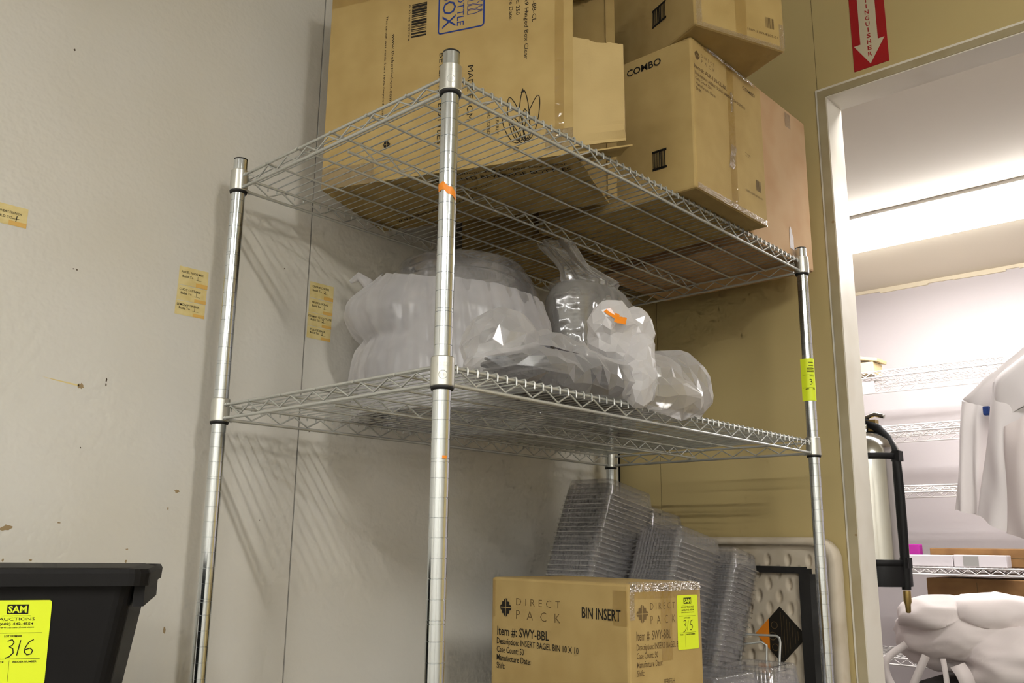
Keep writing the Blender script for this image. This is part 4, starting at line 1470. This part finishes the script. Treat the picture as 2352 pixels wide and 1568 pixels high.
# --- black trays, nested and lying flat
TCN = Vector((0.478, 0.390, SHELF_LOW))
for k in range(4):
    mb = MB()
    hx_, hy_, h_ = 0.072, 0.165, 0.030
    rr = [(0, h_ - 0.004), (0, h_), (-0.006, h_), (-0.012, h_ - 0.006), (-0.022, 0.004), (-0.026, 0.0), (-0.06, 0.0)]
    v = []
    for off, z in rr:
        pts = squarish(hx_ + off, hy_ + off, max(0.006, 0.02 + off * 0.2), 10, 0.0012 if -0.03 < off < -0.008 else 0)
        v += [(x, y, z + 0.004 * noise.noise((x * 20, y * 20, k))) for x, y in pts]
    n = len(v) // len(rr)
    mb.add(v, [(i * n + q, i * n + (q + 1) % n, (i + 1) * n + (q + 1) % n, (i + 1) * n + q) for i in range(len(rr) - 1) for q in range(n)])
    mb.add(v[-n:], [tuple(range(n))])
    o = mb.build('black_tray', 'black_tray')
    o.location = TCN + Vector((0.002 * k, 0.004 * (k % 2), 0.003 + 0.011 * k))
    o.rotation_euler = (0, 0, 0.03 * (k % 2) - 0.02)
    tag(o, 'black plastic food tray nested inside the milky bag at the shelf front', 'tray', 'black trays in the milky bag')


def shelf_press(co):
    if co.z < SHELF_LOW + 0.001 and co.x < RW + 0.01:
        co.z = SHELF_LOW + 0.001
    return co


bag3 = lump('plastic_bag', [
    ((0.478, 0.380, SHELF_LOW + 0.034), (0.112, 0.225, 0.050), 0.0),
    ((0.455, 0.245, SHELF_LOW + 0.070), (0.060, 0.080, 0.066), 0.3),
    ((0.475, 0.330, SHELF_LOW + 0.060), (0.065, 0.100, 0.050), 0.0),
    ((0.505, 0.520, SHELF_LOW + 0.050), (0.100, 0.100, 0.055), 0.0),
    ((0.520, 0.620, SHELF_LOW + 0.050), (0.085, 0.095, 0.070), 0.3),
    ((0.575, 0.545, SHELF_LOW + 0.020), (0.050, 0.095, 0.030), 0.1)],
    0.0062, 'film_thin', 15, 0.0100, 2.2, 3, shelf_press, False, 1100)
tag(bag3, 'crumpled milky plastic bag around black trays, hanging over the front of the lower shelf', 'bag')
neck = lump('gathered_neck', [
    ((0.520, 0.470, SHELF_LOW + 0.115), (0.044, 0.056, 0.060), 0.4),
    ((0.530, 0.445, SHELF_LOW + 0.145), (0.034, 0.044, 0.036), 0.2),
    ((0.535, 0.505, SHELF_LOW + 0.130), (0.020, 0.034, 0.052), -0.3),
    ((0.575, 0.465, SHELF_LOW + 0.060), (0.024, 0.026, 0.060), 0.5),
    ((0.585, 0.440, SHELF_LOW + 0.028), (0.018, 0.022, 0.036), 0.2)],
    0.0052, 'film_white', 20, 0.0095, 6.4, 2, None, False, 620)
neck.parent = bag3
mb = MB()
ctr = Vector((0.5635, 0.4100, SHELF_LOW + 0.147))
uu = Vector((0.66, 0.75, 0)).normalized()
nv = Vector((0.55, -0.62, 0.55)).normalized()
vv = nv.cross(uu).normalized() * -1
for (a, b, w_, h_, r_) in ((0.006, 0.010, 0.020, 0.018, 0.3), (-0.007, -0.006, 0.026, 0.014, 0.8)):
    c_, s_ = math.cos(r_), math.sin(r_)
    mb.grid(lambda p, q: ctr + uu * (a + (p - 0.5) * w_ * c_ - (q - 0.5) * h_ * s_) + vv * (b + (p - 0.5) * w_ * s_ + (q - 0.5) * h_ * c_) + nv * (0.002 * noise.noise((p * 4, q * 4, a))), 7, 6)
tag(mb.build('orange_sticker', 'orange', bag3), 'torn orange sticker')


# ================================================================== beyond the doorway
# --- white epoxy wire shelving along the far wall
rs = tag(empty('shelving_rack', (-0.26, 3.82, 0)), 'white epoxy wire shelving unit along the far wall beyond the doorway', 'shelving')
rinv = Matrix.Translation(-Vector(rs.location))
SX0, SX1, SY0, SY1 = -0.95, 0.435, 3.60, 4.06


def rput(o):
    o.parent = rs
    o.matrix_parent_inverse = rinv
    return o


for x in (SX0, SX1):
    for y in (SY0, SY1):
        rput(MB().lathe([(0.0127, 0.0), (0.0127, Z0 + 0.872), (0.009, Z0 + 0.876)], c=(x, y, 0), n=16, cap_hi=True).build('post', 'epoxy'))
for zt in (0.650, 0.376, 0.088, -0.284, -0.692):
    z1, z0 = Z0 + zt, Z0 + zt - 0.029
    mb = MB()
    for y in (SY0, SY1):
        for z in (z0, z1):
            mb.tube([(SX0, y, z), (SX1, y, z)], 0.0038, 6)
    for x in (SX0, SX1):
        for z in (z0, z1):
            mb.tube([(x, SY0, z), (x, SY1, z)], 0.0038, 6)
    sh = rput(mb.build('shelf', 'epoxy'))
    for fy in (0.25, 0.5, 0.75):
        y = SY0 + (SY1 - SY0) * fy
        rput(MB().tube([(SX0, y, z1 - 0.004), (SX1, y, z1 - 0.004)], 0.003, 6).build('support_rod', 'epoxy'))
    for y in (SY0, SY1, (SY0 + SY1) / 2):
        pts = []
        i = 0
        x = SX0 + 0.02
        while x < SX1 - 0.01:
            pts.append((x, y, z1 - 0.004 if i % 2 else z0 + 0.004))
            x += 0.030
            i += 1
        rput(MB().tube(pts, 0.0030, 4).build('zigzag_wire', 'epoxy'))
    mb = MB()
    x = SX0 + 0.012
    while x < SX1 - 0.005:
        mb.tube([(x, SY0 - 0.003, z1 + 0.003), (x, SY1 + 0.003, z1 + 0.003)], 0.0021, 4)
        x += 0.022
    rput(tag(mb.build('cross_wires', 'epoxy'), kind='stuff'))
    for x in (SX0, SX1):
        for y in (SY0, SY1):
            rput(MB().lathe([(0.0155, 0), (0.018, 0.004), (0.0165, 0.05), (0.013, 0.052)], c=(x, y, z0 - 0.012), n=14).build('collar', 'epoxy'))
rput(MB().box((-0.236, 3.588, Z0 + 0.545), (-0.165, 3.592, Z0 + 0.602)).build('price_card', 'paper'))

# --- things on those shelves
tbx = tag(empty('wooden_box', (-0.235, 3.72, Z0 + 0.6555)), 'small tan wooden box with tilted lid on the top white shelf beyond the doorway', 'box')
bevel_box('body', 'wood', (-0.075, -0.06, 0), (0.048, 0.06, 0.060), 0.003, tbx)
ld = bevel_box('lid', 'wood', (-0.10, -0.065, 0), (0.07, 0.065, 0.016), 0.002, tbx)
ld.location = (0, 0, 0.072)
ld.rotation_euler = (0, math.radians(11), 0)
MB().box((-0.07, -0.0608, 0.008), (-0.02, -0.060, 0.045)).build('slot', 'dark', tbx)


def plain_box(name, lo, hi, m, label, bev=0.004, cat='box', seam=None, group=None):
    c = ((lo[0] + hi[0]) / 2, (lo[1] + hi[1]) / 2, lo[2])
    t = empty(name, c)
    bevel_box('body', m, [lo[i] - c[i] for i in range(3)], [hi[i] - c[i] for i in range(3)], bev, t)
    if seam:
        q = Face((lo[0] - c[0], lo[1] - c[1], 0), (1, 0, 0), (0, 0, 1))
        q.rect(*seam[:4])
        q.build('label_patch', seam[4], t)
    return tag(t, label, cat, group)


S4 = Z0 - 0.2785
plain_box('cardboard_carton', (-0.01, 3.70, S4), (0.42, 4.02, S4 + 0.083), 'card_dark', 'flat brown carton behind the white boxes on a white shelf beyond the doorway', seam=(0.0, 0.040, 0.43, 0.042, 'ink_grey'))
plain_box('flat_box', (-0.10, 3.61, S4), (0.115, 3.69, S4 + 0.052), 'paper', 'long white flat box on a white shelf beyond the doorway, nearer the extinguisher')
plain_box('flat_box', (0.118, 3.61, S4), (0.335, 3.69, S4 + 0.054), 'paper', 'white flat box with grey patches on a white shelf beyond the doorway', seam=(0.04, 0.006, 0.105, 0.048, 'zinc'))
plain_box('magenta_box', (-0.125, 3.715, S4), (-0.060, 3.76, S4 + 0.10), 'magenta', 'small magenta box behind the black extinguisher hose')
plain_box('cardboard_carton', (-0.03, 3.68, Z0 - 0.6865), (0.41, 4.02, Z0 - 0.330), 'card_dark', 'large brown carton on the lower white shelf behind the white aprons', seam=(0.215, 0.01, 0.218, 0.34, 'ink_grey'))

# --- stainless fire extinguisher hung on the rear side of the doorway wall
EX = Vector((0.534, 1.570, Z0))
ex = tag(empty('fire_extinguisher', (EX.x, EX.y, Z0 - 0.295)), 'stainless fire extinguisher with black hose just beyond the left door jamb', 'extinguisher')


def exb(prof, m, name, n=40):
    o = MB().lathe([(r, z + 0.295) for r, z in prof], n=n, cap_lo=True, cap_hi=True).build(name, m, ex)
    return o


exb([(0.085, -0.232), (0.085, 0.030), (0.083, 0.050), (0.074, 0.072), (0.055, 0.090), (0.030, 0.100), (0.020, 0.102), (0.020, 0.118)], 'steel', 'cylinder')
exb([(0.088, -0.293), (0.088, -0.244), (0.0865, -0.240)], 'black_plastic', 'base_skirt')
for z in (0.030, -0.236):
    MB().lathe([(0.0865, z + 0.295 - 0.008), (0.0885, z + 0.295 - 0.007), (0.0885, z + 0.295 + 0.007), (0.0865, z + 0.295 + 0.008)], n=40).build('strap', 'black_plastic', ex)
    MB().box((0.070, -0.03, z + 0.283), (0.094, 0.002, z + 0.309)).build('hose_clip', 'black_plastic', ex)
hp = [(0.0, 0.0, 0.130), (0.018, -0.005, 0.118), (0.040, -0.010, 0.106), (0.062, -0.014, 0.080), (0.077, -0.018, 0.046), (0.084, -0.02, 0.010), (0.086, -0.02, -0.060), (0.086, -0.02, -0.136), (0.084, -0.02, -0.22), (0.082, -0.02, -0.300)]
MB().tube([(x, y, z + 0.295) for x, y, z in hp], 0.0112, 12).build('hose', 'black_plastic', ex)
MB().lathe([(0.0095, 0.045), (0.0095, 0.018), (0.007, 0.012), (0.006, -0.006), (0.004, -0.008)], c=(0.082, -0.02, -0.052), n=14, cap_hi=True).build('nozzle', 'brass', ex)
MB().box((-0.03, -0.012, 0.395), (0.035, 0.012, 0.425)).build('valve', 'brass', ex)
MB().tube([(-0.03, 0, 0.42), (0.03, 0, 0.440), (0.055, 0, 0.432)], 0.006, 8).build('lever', 'steel', ex)
MB().box((-0.03, -0.1025 - 0.0155, 0.20), (0.03, -0.082, 0.36)).build('wall_bracket', 'dark', ex)


# --- white coats hanging from a rail
def drape(name, top, bot, nfold, amp, thick, y, m, seed, cat=None, label=None, parent=None):
    """closed hanging cloth: top/bot = ((xl, zl), (xr, zr)) silhouettes"""
    mb = MB()

    def pt(a, t):
        th = 2 * math.pi * a
        s = 0.5 - 0.5 * math.cos(th)
        xl = top[0][0] + (bot[0][0] - top[0][0]) * t
        xr = top[1][0] + (bot[1][0] - top[1][0]) * t
        zt_ = top[0][1] + (top[1][1] - top[0][1]) * s
        zb_ = bot[0][1] + (bot[1][1] - bot[0][1]) * s
        x = xl + (xr - xl) * s
        z = zt_ + (zb_ - zt_) * t
        fold = amp * (0.3 + t) * math.sin(nfold * s * 6.283 + seed + 1.2 * math.sin(3 * t + seed)) + amp * 0.5 * noise.noise((x * 18, z * 7, seed))
        return (x + 0.3 * fold, y + math.sin(th) * thick * (0.35 + 0.65 * math.sin(min(1, t * 4) * math.pi / 2)) + fold, Z0 + z + 0.006 * noise.noise((s * 5, t, seed)))
    mb.grid(pt, 90, 40, close_u=True)
    c = ((top[0][0] + top[1][0]) / 2, y, Z0 + bot[0][1])
    o = mb.build(name, m, parent, origin=None if parent else c)
    if label:
        tag(o, label, cat)
    return o


rail = tag(empty('garment_rail', (1.7, 2.42, Z0 + 0.56)), 'white garment rail holding the white coats beyond the doorway', 'rail')
MB().tube([(-0.92, 0, 0), (0.90, 0, 0)], 0.012, 12).build('rod', 'epoxy', rail)
MB().tube([(0.6, 0, 0), (0.6, 0, CEIL - Z0 - 0.56)], 0.008, 10).build('ceiling_hanger', 'epoxy', rail)
ca = drape('white_coat', ((0.535, 0.295), (0.625, 0.262)), ((0.480, -0.070), (0.575, -0.095)), 2, 0.010, 0.030, 2.46, 'cloth', 1.0, 'coat', 'white coat sleeve hanging nearest the doorway, beside the blue clip')
o = drape('shoulder', ((0.536, 0.300), (0.80, 0.50)), ((0.58, 0.255), (0.80, 0.300)), 1, 0.006, 0.022, 2.47, 'cloth', 4.0, parent=ca)
o.location = -Vector(ca.location)
cb = drape('white_coat', ((0.660, 0.330), (1.00, 0.50)), ((0.560, -0.090), (0.98, -0.310)), 3, 0.016, 0.050, 2.38, 'cloth', 2.2, 'coat', 'wide white coat hanging from the rail at the right edge of the picture')
o = drape('collar', ((0.668, 0.338), (0.92, 0.52)), ((0.66, 0.205), (0.90, 0.300)), 1, 0.012, 0.062, 2.375, 'cloth', 5.0, parent=cb)
o.location = -Vector(cb.location)
o = drape('open_front', ((0.690, 0.180), (0.84, 0.25)), ((0.660, -0.150), (0.90, -0.22)), 2, 0.010, 0.060, 2.335, 'cloth_cream', 6.0, parent=cb)
o.location = -Vector(cb.location)
bevel_box('clip', 'blue', (0.612, 2.405, Z0 + 0.232), (0.634, 2.428, Z0 + 0.262), 0.004, None).name = 'coat_clip'
tag(bpy.data.objects['coat_clip'], 'small blue plastic clip between the two white coats', 'clip')

# --- heap of white aprons over a laundry bin
hb = tag(empty('laundry_bin', (0.62, 2.42, 0)), 'grey laundry bin under the heap of white aprons', 'bin')
bevel_box('bin_body', 'dark', (-0.24, -0.19, 0.10), (0.42, 0.22, Z0 - 0.60), 0.02, hb)
for sx in (-0.20, 0.38):
    for sy in (-0.15, 0.18):
        MB().lathe([(0.02, 0.0), (0.035, 0.02), (0.035, 0.07), (0.012, 0.10)], c=(sx, sy, 0), n=12, cap_lo=True).build('caster', 'black_plastic', hb)
hp_ = lump('apron_heap', [
    ((0.52, 2.42, Z0 - 0.480), (0.235, 0.170, 0.105), 0.0), ((0.43, 2.36, Z0 - 0.412), (0.110, 0.115, 0.050), 0.4), ((0.60, 2.40, Z0 - 0.402), (0.150, 0.140, 0.050), -0.2),
    ((0.68, 2.34, Z0 - 0.540), (0.180, 0.130, 0.110), 0.0)],
    0.0085, 'cloth_cream', 5.2, 0.024, 3.3, 5, None, True, 0, (0.7, 1.0, 2.2))
tag(hp_, 'crumpled heap of white aprons with dangling ties at the lower right', 'aprons')


def ribbon(pts, w, parent):
    mb = MB()
    P_ = [Vector(p) for p in pts]
    # smooth the path
    Q_ = []
    for i in range(len(P_) - 1):
        a, b = P_[max(0, i - 1)], P_[i]
        c, d = P_[i + 1], P_[min(len(P_) - 1, i + 2)]
        for k in range(6):
            t = k / 6
            Q_.append(0.5 * ((2 * b) + (c - a) * t + (2 * a - 5 * b + 4 * c - d) * t * t + (-a + 3 * b - 3 * c + d) * t ** 3))
    Q_.append(P_[-1])
    v = []
    for i, q in enumerate(Q_):
        t = (Q_[min(i + 1, len(Q_) - 1)] - Q_[max(i - 1, 0)]).normalized()
        n_ = Vector((0.55, -0.83, 0.05))
        sd = t.cross(n_).normalized() * w / 2
        for off in (n_ * 0.0012, -n_ * 0.0012):
            v += [q + sd + off, q - sd + off]
    f = []
    for i in range(len(Q_) - 1):
        a = i * 4
        b = a + 4
        f += [(a, a + 1, b + 1, b), (a + 3, a + 2, b + 2, b + 3), (a, b, b + 2, a + 2), (a + 1, a + 3, b + 3, b + 1)]
    mb.add(v, f, True)
    return mb.build('apron_tie', 'cloth_cream', parent)


yr = 2.235
ribbon([(0.345, yr + 0.05, Z0 - 0.50), (0.300, yr, Z0 - 0.545), (0.298, yr, Z0 - 0.60), (0.345, yr, Z0 - 0.675), (0.385, yr, Z0 - 0.70)], 0.022, hp_)
ribbon([(0.420, yr, Z0 - 0.525), (0.395, yr - 0.01, Z0 - 0.58), (0.362, yr - 0.01, Z0 - 0.65), (0.34, yr, Z0 - 0.70)], 0.024, hp_)
ribbon([(0.470, yr, Z0 - 0.53), (0.478, yr - 0.01, Z0 - 0.60), (0.470, yr, Z0 - 0.70)], 0.016, hp_)
ribbon([(0.510, yr, Z0 - 0.545), (0.535, yr - 0.015, Z0 - 0.58), (0.545, yr, Z0 - 0.66), (0.55, yr, Z0 - 0.72)], 0.045, hp_)
